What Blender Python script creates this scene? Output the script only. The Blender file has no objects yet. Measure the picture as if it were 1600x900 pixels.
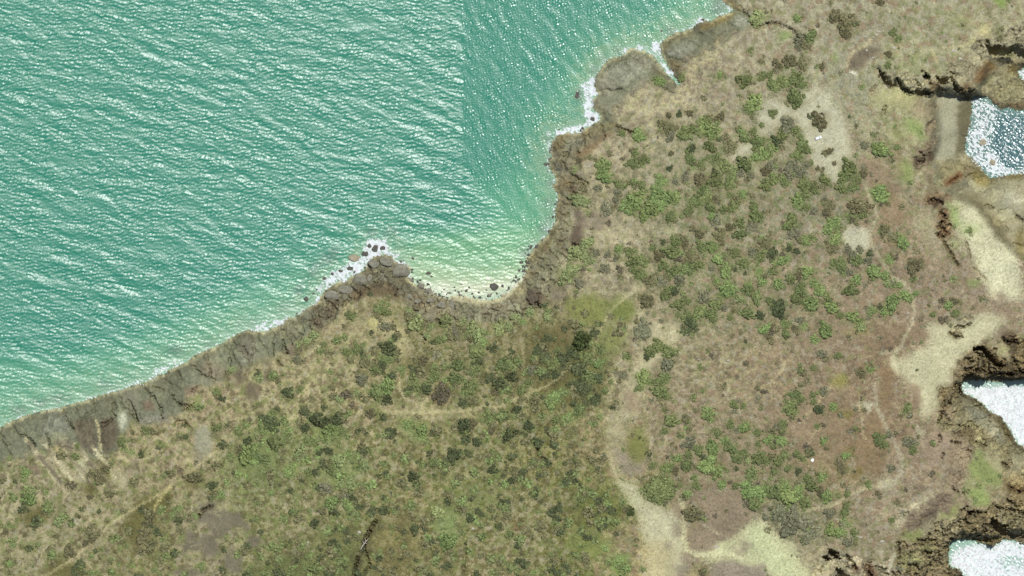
import bpy, bmesh, math, random
import numpy as np
from mathutils import Vector, Matrix

random.seed(7)
RNG = np.random.default_rng(11)
scene = bpy.context.scene
COL = scene.collection
S = 0.45                      # metres per photograph pixel
def wx(px): return (px - 800.0) * S
def wy(py): return (450.0 - py) * S

# ------------------------------------------------------------------ camera, sky, sun
cam_d = bpy.data.cameras.new('camera'); cam = bpy.data.objects.new('camera', cam_d); COL.objects.link(cam)
CAM_H = 6000.0
cam.location = (0, 0, CAM_H); cam.rotation_euler = (0, 0, 0)
cam_d.sensor_fit = 'HORIZONTAL'; cam_d.sensor_width = 36.0
cam_d.lens = 36.0 * (CAM_H - 4.0) / (1600 * S)
cam_d.clip_start = 100.0; cam_d.clip_end = 20000.0
scene.camera = cam

SUN_EL, SUN_AZ = math.radians(71), math.radians(28)     # azimuth east of north (+Y)
w = bpy.data.worlds.new('World'); scene.world = w; w.use_nodes = True
nt = w.node_tree; bg = nt.nodes['Background']
sky = nt.nodes.new('ShaderNodeTexSky'); sky.sky_type = 'NISHITA'; sky.sun_disc = False
sky.sun_elevation = SUN_EL; sky.sun_rotation = SUN_AZ
nt.links.new(sky.outputs[0], bg.inputs[0]); bg.inputs[1].default_value = 0.10
sd = bpy.data.lights.new('sun', 'SUN'); sun = bpy.data.objects.new('sun', sd); COL.objects.link(sun)
sd.energy = 5.0; sd.angle = math.radians(0.53); sd.color = (1.0, 0.98, 0.945)
dirv = Vector((-math.sin(SUN_AZ) * math.cos(SUN_EL), -math.cos(SUN_AZ) * math.cos(SUN_EL), -math.sin(SUN_EL)))
sun.rotation_euler = dirv.to_track_quat('-Z', 'Y').to_euler(); sun.location = (100, 200, 300)
vs = scene.view_settings
vs.view_transform = 'Standard'; vs.look = 'None'; vs.gamma = 1.0; vs.exposure = 0.0; vs.use_curve_mapping = False

ALB = 0.74                    # authored sRGB colour -> linear albedo factor

def srgb2lin(a):
    a = np.asarray(a, dtype=np.float64) / 255.0
    return np.where(a <= 0.04045, a / 12.92, ((a + 0.055) / 1.055) ** 2.4)

# ------------------------------------------------------------------ the working grid (photograph pixels)
DX = 1.25
X0, Y0, X1, Y1 = -75.0, -75.0, 1675.0, 975.0
NX = int(round((X1 - X0) / DX)) + 1
NY = int(round((Y1 - Y0) / DX)) + 1
gx = X0 + DX * np.arange(NX); gy = Y0 + DX * np.arange(NY)
PX, PY = np.meshgrid(gx.astype(np.float32), gy.astype(np.float32))
SHP = PX.shape

def ss(x, a, b):
    t = np.clip((x - a) / (b - a), 0, 1); return t * t * (3 - 2 * t)

_fy = np.fft.fftfreq(NY, d=DX)[:, None]; _fx = np.fft.rfftfreq(NX, d=DX)[None, :]
_fr = np.sqrt(_fx ** 2 + _fy ** 2) + 1e-9
def noise(lam, beta=1.6, seed=0, stretch=None):
    """fractal noise whose largest features are about lam px; unit variance"""
    r = np.random.default_rng(seed + 1000)
    F = np.fft.rfft2(r.standard_normal(SHP).astype(np.float32))
    if stretch:
        ang, k = stretch; c, s = math.cos(ang), math.sin(ang)
        u = _fx * c + _fy * s; v = -_fx * s + _fy * c
        fr = np.sqrt((u * k) ** 2 + v ** 2) + 1e-9
    else: fr = _fr
    f0 = 1.0 / lam
    F *= 1.0 / (f0 ** 2 + fr ** 2) ** (beta / 2.0) * (1 - np.exp(-(fr / f0 * 1.3) ** 2))
    n = np.fft.irfft2(F, s=SHP).astype(np.float32)
    n -= n.mean(); return n / n.std()

def blur(a, r):
    k = int(round(r / DX))
    if k < 1: return a
    for _ in range(2):
        for ax in (0, 1):
            p = np.pad(a, [(k + 1, k) if i == ax else (0, 0) for i in (0, 1)], mode='edge')
            c = np.cumsum(p, axis=ax, dtype=np.float64)
            n = a.shape[ax]
            sl1 = [slice(None)] * 2; sl0 = [slice(None)] * 2
            sl1[ax] = slice(2 * k + 1, 2 * k + 1 + n); sl0[ax] = slice(0, n)
            a = ((c[tuple(sl1)] - c[tuple(sl0)]) / (2 * k + 1)).astype(np.float32)
    return a

def edt(mask, R):
    """distance (px) to the nearest True cell, capped at R px"""
    n = int(R / DX) + 1
    big = np.float32(n + 1)
    g = np.where(mask, 0, big).astype(np.float32)
    for i in range(1, g.shape[0]): np.minimum(g[i], g[i - 1] + 1, out=g[i])
    for i in range(g.shape[0] - 2, -1, -1): np.minimum(g[i], g[i + 1] + 1, out=g[i])
    g2 = g * g; out = g2.copy()
    for d in range(1, n + 1):
        out[:, d:] = np.minimum(out[:, d:], g2[:, :-d] + d * d)
        out[:, :-d] = np.minimum(out[:, :-d], g2[:, d:] + d * d)
    return np.sqrt(np.minimum(out, big * big)) * DX

N_w1 = noise(22, 2.2, 1); N_w2 = noise(22, 2.2, 2)
N_s1 = noise(6, 1.8, 3);  N_s2 = noise(6, 1.8, 4)
WPX = PX + 3.0 * N_w1 + 1.0 * N_s1; WPY = PY + 3.0 * N_w2 + 1.0 * N_s2     # wobbled coordinates for natural edges
CPX = PX + 0.9 * N_s1; CPY = PY + 0.9 * N_s2

def window(x0, y0, x1, y1):
    i0 = max(0, int((x0 - X0) / DX)); i1 = min(NX, int((x1 - X0) / DX) + 2)
    j0 = max(0, int((y0 - Y0) / DX)); j1 = min(NY, int((y1 - Y0) / DX) + 2)
    return (slice(j0, j1), slice(i0, i1)) if i1 > i0 and j1 > j0 else None

def pip(pts, X, Y):
    ins = np.zeros(X.shape, bool); n = len(pts)
    for k in range(n):
        xa, ya = pts[k]; xb, yb = pts[(k + 1) % n]
        if ya == yb: continue
        c = (ya > Y) != (yb > Y)
        ins ^= c & (X < (xb - xa) * (Y - ya) / (yb - ya) + xa)
    return ins

def poly_mask(pts, soft=2, warp=1):
    """-> (window, alpha)"""
    a = np.array(pts, float); m = 14 + soft * 3
    win = window(a[:, 0].min() - m, a[:, 1].min() - m, a[:, 0].max() + m, a[:, 1].max() + m)
    if win is None: return None, None
    X = (WPX if warp == 1 else CPX if warp == 2 else PX)[win]; Y = (WPY if warp == 1 else CPY if warp == 2 else PY)[win]
    return win, blur(pip(pts, X, Y).astype(np.float32), soft)

def ell(x, y, rx, ry, rot=0, n=18):
    c, s = math.cos(math.radians(rot)), math.sin(math.radians(rot))
    return [(x + rx * math.cos(t) * c - ry * math.sin(t) * s, y + rx * math.cos(t) * s + ry * math.sin(t) * c)
            for t in [2 * math.pi * k / n for k in range(n)]]

def line_dist(pts, margin, warp=2):
    a = np.array(pts, float)
    win = window(a[:, 0].min() - margin, a[:, 1].min() - margin, a[:, 0].max() + margin, a[:, 1].max() + margin)
    if win is None: return None, None
    X = (WPX if warp == 1 else CPX if warp == 2 else PX)[win]; Y = (WPY if warp == 1 else CPY if warp == 2 else PY)[win]
    d = np.full(X.shape, 1e9, np.float32)
    for (xa, ya), (xb, yb) in zip(pts[:-1], pts[1:]):
        ux, uy = xb - xa, yb - ya; L = ux * ux + uy * uy + 1e-9
        t = np.clip(((X - xa) * ux + (Y - ya) * uy) / L, 0, 1)
        d = np.minimum(d, np.hypot(X - xa - t * ux, Y - ya - t * uy))
    return win, d

def pts(s):
    v = [float(t) for t in s.replace(',', ' ').split()]
    return list(zip(v[0::2], v[1::2]))

# ------------------------------------------------------------------ shoreline
COAST = pts("""1118 -90 1121 -30 1128 0 1138 9 1146 15 1135 22 1122 25 1112 33 1100 32 1090 35 1083 43 1072 48 1058 50 1045 56 1036 63
1031 72 1033 85 1040 96 1046 108 1053 119 1059 125 1066 131 1058 132 1049 122 1041 114 1034 104 1027 92 1019 86 1010 81 1000 76 988 74 978 78 973 87
960 89 948 95 938 108 930 122 926 131 931 140 935 147 926 155 924 166 930 173 938 180 937 187 928 193 917 200 904 207 890 206 878 207 868 214 862 224 860 234
862 245 856 254 859 263 866 272 868 284 863 292 870 301 872 315 867 330 868 344 862 356 854 368 842 378 829 394 821 406 824 420 816 433 806 446
792 458 780 466 762 470 745 468 726 463 710 462 700 466 690 463 674 459 664 450 654 446 643 441 638 436 641 426 641 418 635 412 625 411 616 407 613 400
605 397 597 399 590 397 582 400 576 406 572 413 570 421 558 428 547 433 541 437 530 440 516 446 506 455 499 465 491 475 480 481 471 488 460 495 446 497
443 503 430 510 415 518 401 518 388 516 378 518 369 523 360 527 351 534 335 542 315 550 300 558 289 567 275 573 262 579 255 585 245 586 238 592 224 598
209 602 198 606 184 611 166 615 150 620 130 627 110 632 94 637 75 640 55 645 40 649 25 655 10 662 0 668 -30 682 -110 705""")
SEA_POLY = COAST + [(-110, -110), (1118, -110)]
COVE_A = pts("1521 150 1541 151 1552 160 1563 171 1576 168 1590 173 1602 171 1700 168 1700 262 1600 269 1570 274 1547 279 1535 266 1525 251 1511 241 1508 226 1517 197")
COVE_A2 = pts("1591 112 1602 104 1700 100 1700 132 1604 127 1594 122")
COVE_B = pts("1501 597 1530 594 1560 597 1600 594 1700 590 1700 720 1606 703 1588 692 1578 671 1563 651 1546 643 1530 627 1503 613")
COVE_C = pts("1486 845 1505 843 1520 844 1534 849 1552 853 1570 843 1585 845 1600 850 1700 850 1700 990 1512 990 1506 900 1498 890 1484 888 1481 866")
main_sea = pip(SEA_POLY, CPX, CPY)
cove = np.zeros(SHP, bool)
for c in (COVE_A, COVE_A2, COVE_B, COVE_C): cove |= pip(c, CPX, CPY)
water = main_sea | cove
dS = edt(main_sea, 330)          # inland distance from the open sea
dC = edt(cove, 90)               # distance from the coves
dW = np.minimum(dS, dC)
dL = edt(~water, 90)             # distance off the shore, over water

# ------------------------------------------------------------------ base ground cover: x y  c1(rgb) c2(rgb) veg mix
BASE = """
40 760 160 147 116 134 122 96 .25 .5
60 860 152 140 108 128 120 88 .3 .5
150 800 156 143 112 132 120 90 .3 .5
260 720 162 147 112 138 122 94 .2 .5
330 640 162 146 112 138 121 95 .25 .5
230 850 130 121 84 104 98 60 .6 .55
330 850 146 133 106 118 108 84 .35 .5
420 850 134 127 88 112 108 66 .5 .5
450 600 166 151 114 142 127 96 .25 .45
520 560 158 145 108 138 122 92 .3 .45
560 700 138 129 92 112 106 66 .5 .5
470 720 128 128 84 108 112 66 .6 .5
420 720 116 122 76 100 108 62 .7 .5
470 800 138 128 94 116 112 72 .5 .5
450 890 106 105 66 90 92 52 .8 .5
540 870 110 110 64 96 98 54 .8 .5
650 680 128 118 80 106 102 60 .6 .5
650 800 132 123 84 110 104 60 .6 .5
650 880 122 114 74 102 96 54 .6 .5
740 700 130 123 84 106 106 62 .6 .5
740 800 124 119 78 104 106 58 .7 .5
760 880 138 127 90 116 106 68 .5 .5
830 820 140 130 96 118 110 70 .5 .5
900 860 116 115 68 98 102 48 .8 .5
930 790 112 112 60 92 96 44 .8 .5
860 720 124 116 74 104 100 54 .7 .5
940 690 142 126 90 118 105 70 .5 .5
900 600 104 104 58 88 84 46 .8 .5
860 560 120 110 74 92 86 54 .7 .5
800 560 128 118 82 98 92 58 .6 .5
700 560 132 121 88 104 102 62 .6 .5
620 590 140 128 94 112 108 68 .5 .5
720 600 128 120 84 100 98 58 .6 .5
560 640 154 140 104 128 118 80 .4 .5
650 640 156 142 106 134 120 86 .3 .45
980 600 160 146 114 132 118 92 .3 .5
1010 520 160 147 116 138 124 98 .3 .45
950 400 162 149 120 138 124 100 .2 .45
960 220 162 148 120 140 125 102 .2 .5
1000 170 166 153 120 142 128 104 .15 .5
1080 100 170 155 120 138 122 102 .15 .5
1150 40 160 150 124 140 128 104 .15 .5
1130 140 156 144 118 138 126 104 .2 .5
1240 30 158 149 124 142 130 106 .2 .5
1330 60 154 146 122 140 130 108 .2 .5
1450 30 152 144 118 138 134 100 .2 .5
1560 30 154 146 116 136 128 98 .2 .5
1330 130 146 141 114 134 130 108 .25 .5
1410 110 152 146 112 138 138 98 .25 .5
1430 180 156 149 114 134 128 94 .2 .5
1200 230 146 136 110 126 122 92 .4 .5
1060 250 148 137 110 126 124 94 .4 .5
1100 330 138 128 102 118 118 84 .5 .5
1200 330 138 126 102 118 118 88 .5 .5
1100 430 136 125 98 112 114 78 .5 .5
1060 480 140 128 100 112 112 78 .5 .5
1250 400 142 125 102 120 116 84 .5 .5
1200 480 138 123 98 116 112 82 .5 .5
1290 330 134 124 104 116 114 88 .4 .5
1360 280 138 122 98 118 112 82 .4 .5
1400 350 146 124 100 120 112 82 .4 .5
1400 430 142 120 100 124 108 86 .35 .5
1440 460 144 124 104 126 110 90 .25 .5
1440 300 152 138 110 132 122 92 .25 .5
1120 580 150 136 104 126 112 86 .35 .5
1200 580 148 130 100 128 110 88 .3 .5
1300 560 138 118 96 122 102 82 .3 .5
1380 560 132 110 84 120 98 76 .25 .5
1080 660 146 128 104 124 108 86 .3 .5
1160 690 140 122 98 122 110 84 .4 .5
1240 660 140 121 98 124 106 84 .35 .5
1330 680 132 110 86 116 94 70 .35 .5
1300 730 136 118 88 114 102 68 .45 .5
1400 660 138 116 90 124 102 80 .3 .5
1440 720 146 126 104 134 114 94 .2 .5
1380 800 148 132 108 134 116 96 .25 .5
1430 790 146 130 106 126 110 90 .25 .5
1360 860 146 132 108 124 116 84 .3 .5
1240 800 126 118 90 108 106 76 .5 .5
1130 800 132 116 96 128 112 92 .2 .5
1180 870 138 124 106 124 110 96 .15 .5
960 860 154 138 100 132 118 84 .3 .5
1020 900 164 148 104 140 126 86 .3 .5
1440 600 150 132 104 130 112 90 .2 .5
1560 480 146 126 104 134 116 96 .2 .5
1480 640 148 130 106 128 112 90 .2 .5
1530 720 146 134 104 124 112 84 .25 .5
1560 560 130 116 86 96 84 60 .2 .5
1440 870 132 118 92 110 100 70 .3 .5
"""
bp = np.array([[float(t) for t in l.split()] for l in BASE.strip().splitlines()])
cxs = np.arange(X0, X1 + 12, 12.5); cys = np.arange(Y0, Y1 + 12, 12.5)
CX, CY = np.meshgrid(cxs, cys)
d2 = (CX[..., None] - bp[:, 0]) ** 2 + (CY[..., None] - bp[:, 1]) ** 2
wgt = 1.0 / (d2 + 18 ** 2) ** 2.0
wgt /= wgt.sum(-1, keepdims=True)
coarse = wgt @ bp[:, 2:]                      # (ny, nx, 8)
def up(c, X, Y):
    fx = np.clip((X - X0) / 12.5, 0, len(cxs) - 1.001); fy = np.clip((Y - Y0) / 12.5, 0, len(cys) - 1.001)
    ix = fx.astype(int); iy = fy.astype(int); tx = (fx - ix).astype(np.float32); ty = (fy - iy).astype(np.float32)
    c = c.astype(np.float32)
    return (c[iy, ix] * (1 - tx) + c[iy, ix + 1] * tx) * (1 - ty) + (c[iy + 1, ix] * (1 - tx) + c[iy + 1, ix + 1] * tx) * ty
UX = PX + 9 * N_w1; UY = PY + 9 * N_w2
B = [up(coarse[..., k], UX, UY) for k in range(8)]
west = 1 - ss(PX, 900, 1010)
for k in range(3):
    d_ = (B[k] - B[k + 3]) * (.30 + .35 * west * ss(PY, 500, 640)) * (1 - .75 * (1 - ss(PX, 330, 470))); B[k] = B[k] + d_ * .8; B[k + 3] = B[k + 3] - d_
N_m = noise(19, 2.0, 21); N_m2 = noise(7, 1.7, 22); N_f = noise(3.2, 1.2, 23); N_l = noise(70, 2.0, 24)
mix = ss(N_m * 0.75 + N_m2 * 0.45, -0.75, 0.95)
RGB = np.stack([B[k] * (1 - mix) + B[k + 3] * mix for k in range(3)], -1).astype(np.float32)
VEG = (B[6] * (0.35 + 0.9 * mix)).astype(np.float32)
# pale straw and dark litter flecks
straw = (1 - .45 * (1 - ss(PX, 330, 470)) * ss(PY, 560, 640))[..., None] * ss(N_f * 0.6 + noise(9, 1.6, 25) * 0.7, 0.7, 1.9)[..., None] * 0.45
RGB = RGB * (1 - straw) + np.array([184, 170, 134], np.float32) * straw
dark = ss(noise(5, 1.5, 26) * 0.8 + N_m * 0.4, 1.1, 2.2)[..., None] * 0.42
RGB = RGB * (1 - dark) + np.array([96, 86, 62], np.float32) * dark

east = ss(PX + .35 * PY, 1120, 1240)
net = np.abs(noise(34, 2.2, 27)); net = (1 - ss(net, .03, .13)) * ss(noise(60, 2, 28), -.8, .6)
k_ = (net * (.25 + .35 * east))[..., None]; RGB = RGB * (1 - k_) + np.array([182, 168, 136], np.float32) * k_; VEG *= 1 - .8 * net
k_ = (ss(noise(26, 2.6, 29) + .2 * N_m2, .45, 1.2) * .62 * (.3 + .7 * east))[..., None]; RGB = RGB * (1 - k_) + np.array([139, 114, 91], np.float32) * k_
k_ = (ss(noise(24, 2.5, 30) + .25 * N_m2, .7, 1.4) * .5)[..., None]; RGB = RGB * (1 - k_) + np.array([118, 120, 76], np.float32) * k_; VEG += .25 * k_[..., 0]
k_ = (ss(noise(20, 2.5, 34) + .25 * N_m2, .8, 1.5) * .45)[..., None]; RGB = RGB * (1 - k_) + np.array([156, 148, 134], np.float32) * k_
wz = west * ss(PY, 490, 620)
k_ = (ss(noise(30, 2.0, 81) + .25 * N_m2, .1, 1.1) * .55 * wz)[..., None]; RGB = RGB * (1 - k_) + np.array([108, 116, 62], np.float32) * k_; VEG += .5 * k_[..., 0]
k_ = (ss(noise(22, 2.0, 82) + .3 * N_m2, .75, 1.5) * .6 * wz)[..., None]; RGB = RGB * (1 - k_) + np.array([84, 76, 48], np.float32) * k_
CLS = np.zeros(SHP, np.int8)      # 0 ground 1 coastal rock 2 bare sand 3 footpath 4 pebble beach 5 cliff rock 6 bay beach
CRAG = np.zeros(SHP, np.float32)  # rough rock relief
SLAB = np.zeros(SHP, np.float32)  # smooth rock

def paint(col, soft, p, a=1.0, warp=1, veg=None, cls=None, crag=None, slab=None, tex=None):
    win, m = poly_mask(p, soft, warp)
    if win is None: return
    m0 = m
    if tex is not None: m = m * ss((N_m2[win] * .6 + N_f[win] * .5) + (m - .5) * 3 + tex, -0.6, 0.6)
    k = (m * a)[..., None]
    if col is not None: RGB[win] = RGB[win] * (1 - k) + np.array(col, np.float32) * k
    if veg is not None: VEG[win] = VEG[win] * (1 - m) + veg * m
    if cls is not None: CLS[win][m0 > 0.5] = cls
    if crag is not None: CRAG[win] = CRAG[win] * (1 - m0) + crag * m0
    if slab is not None: SLAB[win] = SLAB[win] * (1 - m0) + slab * m0

def trail(p, wid, col, a=0.85, cls=None):
    win, d = line_dist(p, wid * 2 + 10, 2)
    if win is None: return
    m = 1 - ss(d, wid * 0.45, wid * 1.0)
    if cls == 3: a = a * .82
    k = (m * a * (0.75 + 0.25 * np.clip(N_m2[win], -1, 1)))[..., None]
    RGB[win] = RGB[win] * (1 - k) + np.array(col, np.float32) * k
    VEG[win] *= (1 - m)
    if cls is not None: CLS[win][(m > 0.45) & (CLS[win] == 0)] = cls

# ------------------------------------------------------------------ bare sand and pale ground
SAND = (182, 174, 150)
def sand(s, col=SAND, a=.9, soft=5, cls=2, tex=.45): paint(col, soft, pts(s), a, veg=0.05, cls=cls, tex=tex)
sand("1180 160 1205 152 1228 168 1252 150 1268 132 1288 138 1302 160 1318 185 1328 215 1330 250 1318 262 1322 290 1306 292 1292 276 1270 262 1262 240 1254 222 1250 200 1240 188 1228 182 1205 205 1185 226 1165 246 1142 258 1135 250 1160 230 1182 205 1186 186")
sand("1312 358 1330 350 1345 356 1358 362 1358 392 1346 398 1338 410 1325 400 1318 385", soft=4)
sand("1498 320 1528 320 1541 345 1556 368 1576 380 1588 392 1588 412 1594 430 1600 470 1565 474 1542 462 1528 436 1512 404 1496 372 1486 338", (192, 184, 152), .9, 7)
sand("1528 390 1586 394 1590 424 1580 448 1550 452 1532 428", (204, 196, 164), .8, 8)
sand("1446 500 1470 506 1500 500 1520 492 1546 486 1572 496 1562 514 1545 527 1521 541 1506 560 1492 580 1480 600 1466 622 1452 650 1440 655 1432 630 1420 600 1398 580 1386 560 1412 556 1440 540 1452 530 1446 515", (186, 177, 144), .92, 7, tex=.8)
sand("1340 628 1352 622 1366 632 1360 642 1346 640", soft=3)
sand("1430 665 1444 672 1440 690 1430 682", soft=4, a=.7)
sand("1370 752 1395 742 1404 748 1396 760 1372 764", soft=4, a=.6)
sand("956 742 975 750 992 752 1012 776 1036 792 1048 800 1068 808 1060 832 1072 850 1064 866 1076 880 1060 905 1004 905 1012 868 1004 838 990 800 972 770", (184, 176, 146), .85, 7)
sand("1006 840 1056 846 1052 905 1000 905", (178, 158, 112), .6, 12)
sand("1082 850 1110 845 1142 838 1165 816 1190 808 1214 834 1246 850 1262 872 1280 905 1190 905 1172 888 1140 874 1116 884 1096 876", (186, 182, 140), .92, 7)
sand("1180 812 1200 818 1216 850 1240 868 1244 905 1200 905 1180 870 1160 850", (184, 186, 142), .7, 10)
sand("988 488 1004 480 1018 500 1034 506 1046 520 1054 528 1040 548 1034 560 1018 568 1008 604 992 640 978 660 962 650 972 612 990 580 1000 560 1014 536 1010 510", (184, 170, 136), .75, 7)
sand("1044 496 1064 500 1068 520 1052 545 1036 540 1030 515", (180, 166, 130), .6, 6)
sand("940 640 975 640 985 680 975 720 985 748 960 748 948 700", (172, 160, 130), .6, 9, None)
sand("590 505 614 500 640 522 632 560 640 572 620 570 614 545 596 520", (184, 168, 126), .75, 6, None)
sand("574 500 588 494 598 510 590 520 578 514", (196, 182, 124), .8, 4, None)
sand("600 628 660 632 720 640 752 640 748 654 700 656 640 650 600 648", (176, 160, 122), .55, 7, None)
sand("940 385 1000 375 1002 362 950 350 915 352 930 378", (182, 168, 132), .4, 9, None)
sand("1012 362 1050 350 1070 372 1010 372", (184, 174, 138), .5, 6, None)
sand("1360 140 1420 130 1440 145 1430 170 1380 178 1350 165", (172, 166, 118), .65, 9, None)
sand("1520 60 1535 36 1548 40 1550 52 1530 66 1505 82 1498 70", (190, 176, 126), .8, 5, None)
sand("1404 205 1440 180 1450 200 1430 225 1410 222", (178, 166, 126), .5, 6, None)
sand("1412 350 1448 330 1470 360 1478 410 1460 410 1440 380", (170, 158, 126), .45, 9, None)
sand("1480 300 1500 306 1500 325 1485 325", (190, 182, 144), .7, 4, None)
sand("1300 250 1340 232 1350 190 1360 190 1356 246 1330 262", (178, 170, 138), .5, 8, None)
# specks of litter, turf and darker crust on the bare soil
bs = blur((CLS == 2).astype(np.float32), 2)
k_ = (ss(noise(7, 1.6, 91) + .5 * N_m, .9, 1.9) * .42 * bs)[..., None]; RGB = RGB * (1 - k_) + np.array([138, 126, 98], np.float32) * k_
k_ = (ss(noise(12, 1.8, 92), .9, 1.8) * .30 * bs)[..., None]; RGB = RGB * (1 - k_) + np.array([152, 152, 108], np.float32) * k_
k_ = (ss(noise(15, 1.9, 93, (math.radians(-30), 3)), .5, 1.8) * .22 * bs)[..., None]; RGB = RGB * (1 - k_) + np.array([206, 198, 168], np.float32) * k_
# ------------------------------------------------------------------ brown heath, purple-brown mats, bare earth hollows
HE = (136, 116, 94)
def mat_patch(s, col=HE, a=.8, soft=4, veg=.15): paint(col, min(soft, 2.5) if soft <= 4 else soft * .6, pts(s), a, veg=veg, warp=2 if soft <= 4 else 1, tex=.25 if soft > 4 else None)
mat_patch("1086 770 1120 768 1160 764 1176 800 1168 815 1148 832 1140 842 1118 846 1114 860 1078 860 1072 838 1086 822 1100 812 1090 790", (134, 116, 96), .9)
mat_patch("1052 814 1064 822 1066 838 1054 840 1050 828", (134, 120, 100)); mat_patch("1050 786 1068 792 1064 812 1052 806", (140, 124, 102))
mat_patch("1060 868 1074 862 1092 872 1090 880 1064 880", (138, 122, 104)); mat_patch("1116 880 1136 874 1170 884 1196 878 1200 905 1108 905", (138, 123, 108), .85)
paint((134, 118, 102), 3, ell(1164, 852, 9, 8, 30), .8); paint((140, 124, 104), 3, ell(1151, 862, 7, 8), .8); paint((138, 122, 104), 3, ell(1047, 852, 6, 5), .7)
mat_patch("1056 880 1080 882 1070 905 1056 905", (138, 124, 106), .8)
mat_patch("956 700 990 708 1010 722 1000 742 972 740", (138, 124, 106), .85); mat_patch("972 610 996 612 1000 640 980 645", (142, 122, 98))
mat_patch("1362 640 1378 640 1384 690 1380 740 1340 740 1330 690 1346 660", (130, 106, 78), .7, 8)
mat_patch("1372 575 1390 560 1396 590 1390 640 1376 640", (130, 104, 76), .8, 6); mat_patch("1415 588 1430 596 1440 620 1428 650 1420 620", (136, 112, 90), .8, 5)
mat_patch("1405 505 1440 512 1455 528 1430 530 1410 520", (132, 110, 88), .8, 5)
mat_patch("1360 520 1420 500 1410 540 1360 548", (130, 106, 84), .6, 8); mat_patch("1374 310 1400 296 1420 330 1400 356 1374 352", (136, 112, 86), .7, 7)
mat_patch("1340 244 1380 258 1410 300 1390 304 1356 290 1340 265", (140, 116, 94), .7, 7); mat_patch("1380 180 1400 225 1418 270 1404 300 1396 240", (138, 112, 82), .5, 7)
mat_patch("1545 470 1575 474 1578 492 1552 490", (136, 116, 96), .7); mat_patch("1512 450 1540 452 1536 464 1516 464", (140, 122, 106), .7); mat_patch("1555 455 1572 460 1570 474 1556 468", (132, 114, 94), .7)
mat_patch("1480 478 1545 468 1550 486 1520 490 1490 486", (136, 118, 92), .6, 6); mat_patch("1550 520 1572 508 1566 525 1550 530", (140, 124, 104), .8)
mat_patch("1230 630 1320 605 1340 640 1330 720 1270 730 1240 690", (138, 114, 90), .5, 12); mat_patch("1260 510 1320 500 1340 540 1300 570 1250 545", (142, 122, 100), .5, 10)
mat_patch("1380 440 1420 455 1440 490 1400 500 1370 470", (138, 116, 96), .5, 10); mat_patch("1440 690 1475 660 1488 700 1470 730 1440 730", (144, 122, 104), .7, 7)
mat_patch("1325 110 1324 98 1336 82 1352 75 1366 78 1376 70 1370 82 1356 96 1346 104 1340 112", (116, 102, 84), .95, 2, .0)
mat_patch("1360 66 1374 62 1378 70 1362 74", (140, 126, 106), .8, 2)
trail(pts("1322 104 1326 92 1334 80 1346 74 1356 70 1360 62"), 3.5, (190, 170, 130), .7); trail(pts("1328 112 1336 117"), 3, (214, 206, 184))
mat_patch("880 440 896 420 880 470 868 468", (122, 108, 92), .8); mat_patch("858 450 870 446 876 470 860 474", (122, 108, 90), .8, 4)
mat_patch("890 468 910 464 926 476 916 490 892 484", (160, 146, 124), .8, 5)
mat_patch("896 345 930 325 950 335 960 352 930 360 905 358", (134, 118, 100), .75, 5)
mat_patch("300 700 310 690 320 698 316 726 305 730", (136, 124, 104), .7); mat_patch("306 668 325 664 332 690 330 712 312 706 305 690", (150, 146, 126), .75, 4)
trail(pts('1066 786 1070 812 1068 838 1072 858 1090 866 1130 862 1160 872'), 5, (190, 182, 144), .8); trail(pts('1100 820 1120 832 1140 840'), 2.4, (176, 164, 136), .7)
# outcrop lower left
for e in ((325, 800, 22, 12, -40), (345, 815, 20, 22, 0), (328, 850, 14, 22, -30), (370, 812, 20, 12, 30), (300, 850, 14, 18, 0), (365, 880, 16, 14, 0), (298, 893, 22, 7, 0), (397, 845, 12, 9, 0), (362, 860, 12, 6, -45)):
    paint((108, 98, 82), 2, ell(*e), .85, veg=.02, slab=.6, tex=.45)
for e in ((338, 802, 12, 6, 20), (352, 792, 10, 5, 0), (340, 825, 8, 5, 40), (355, 860, 9, 8, 0), (308, 865, 10, 6, -30), (375, 850, 16, 8, 0), (300, 845, 7, 4, 0), (318, 835, 6, 4, 0)):
    paint((168, 154, 116), 2, ell(*e), .7, tex=.1)
# ------------------------------------------------------------------ turf and green ground
def turf(s, col, a=.8, soft=4, veg=.5): paint(col, soft, pts(s), a, veg=veg)
turf("882 476 900 462 930 460 952 470 950 500 938 506 915 508 895 500", (120, 122, 66), .9, 4, .35)
turf("958 470 968 462 985 470 994 490 986 502 960 504 946 498 952 480", (116, 122, 62), .9, 4, .35)
turf("935 512 960 508 982 520 975 545 950 560 932 580 915 575 918 550", (116, 120, 66), .75, 6, .5)
turf("1005 40 1005 40", (0, 0, 0), 0)
paint((126, 146, 84), 4, ell(1224, 57, 12, 10), .85); paint((130, 148, 88), 3, ell(1304, 90, 6, 5), .8); paint((124, 148, 70), 3, ell(1562, 4, 6, 7), .8)
paint((140, 142, 88), 6, ell(1495, 33, 22, 9), .5); paint((136, 142, 92), 6, ell(1418, 105, 12, 8), .4)
turf("1408 192 1425 184 1440 200 1448 222 1438 222 1420 208", (132, 146, 86), .85, 4); turf("1402 256 1420 252 1428 270 1418 288 1404 284", (130, 142, 82), .85, 5)
turf("1385 190 1410 206 1416 220 1400 222 1385 205", (124, 130, 78), .6, 5); turf("1480 320 1492 320 1496 345 1488 355 1480 340", (150, 164, 100), .85, 4)
turf("1495 352 1525 352 1535 362 1520 366 1498 362", (150, 158, 104), .7, 5); turf("1482 370 1496 376 1498 392 1484 388", (150, 160, 106), .7, 5); turf("1510 432 1530 440 1530 448 1512 444", (126, 138, 82), .8, 3)
turf("1516 700 1530 692 1550 730 1568 738 1566 760 1552 762 1530 756 1512 748 1510 720", (132, 144, 82), .8, 5); turf("1512 756 1540 765 1545 785 1540 795 1528 790 1510 770", (134, 148, 84), .85, 4)
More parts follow.
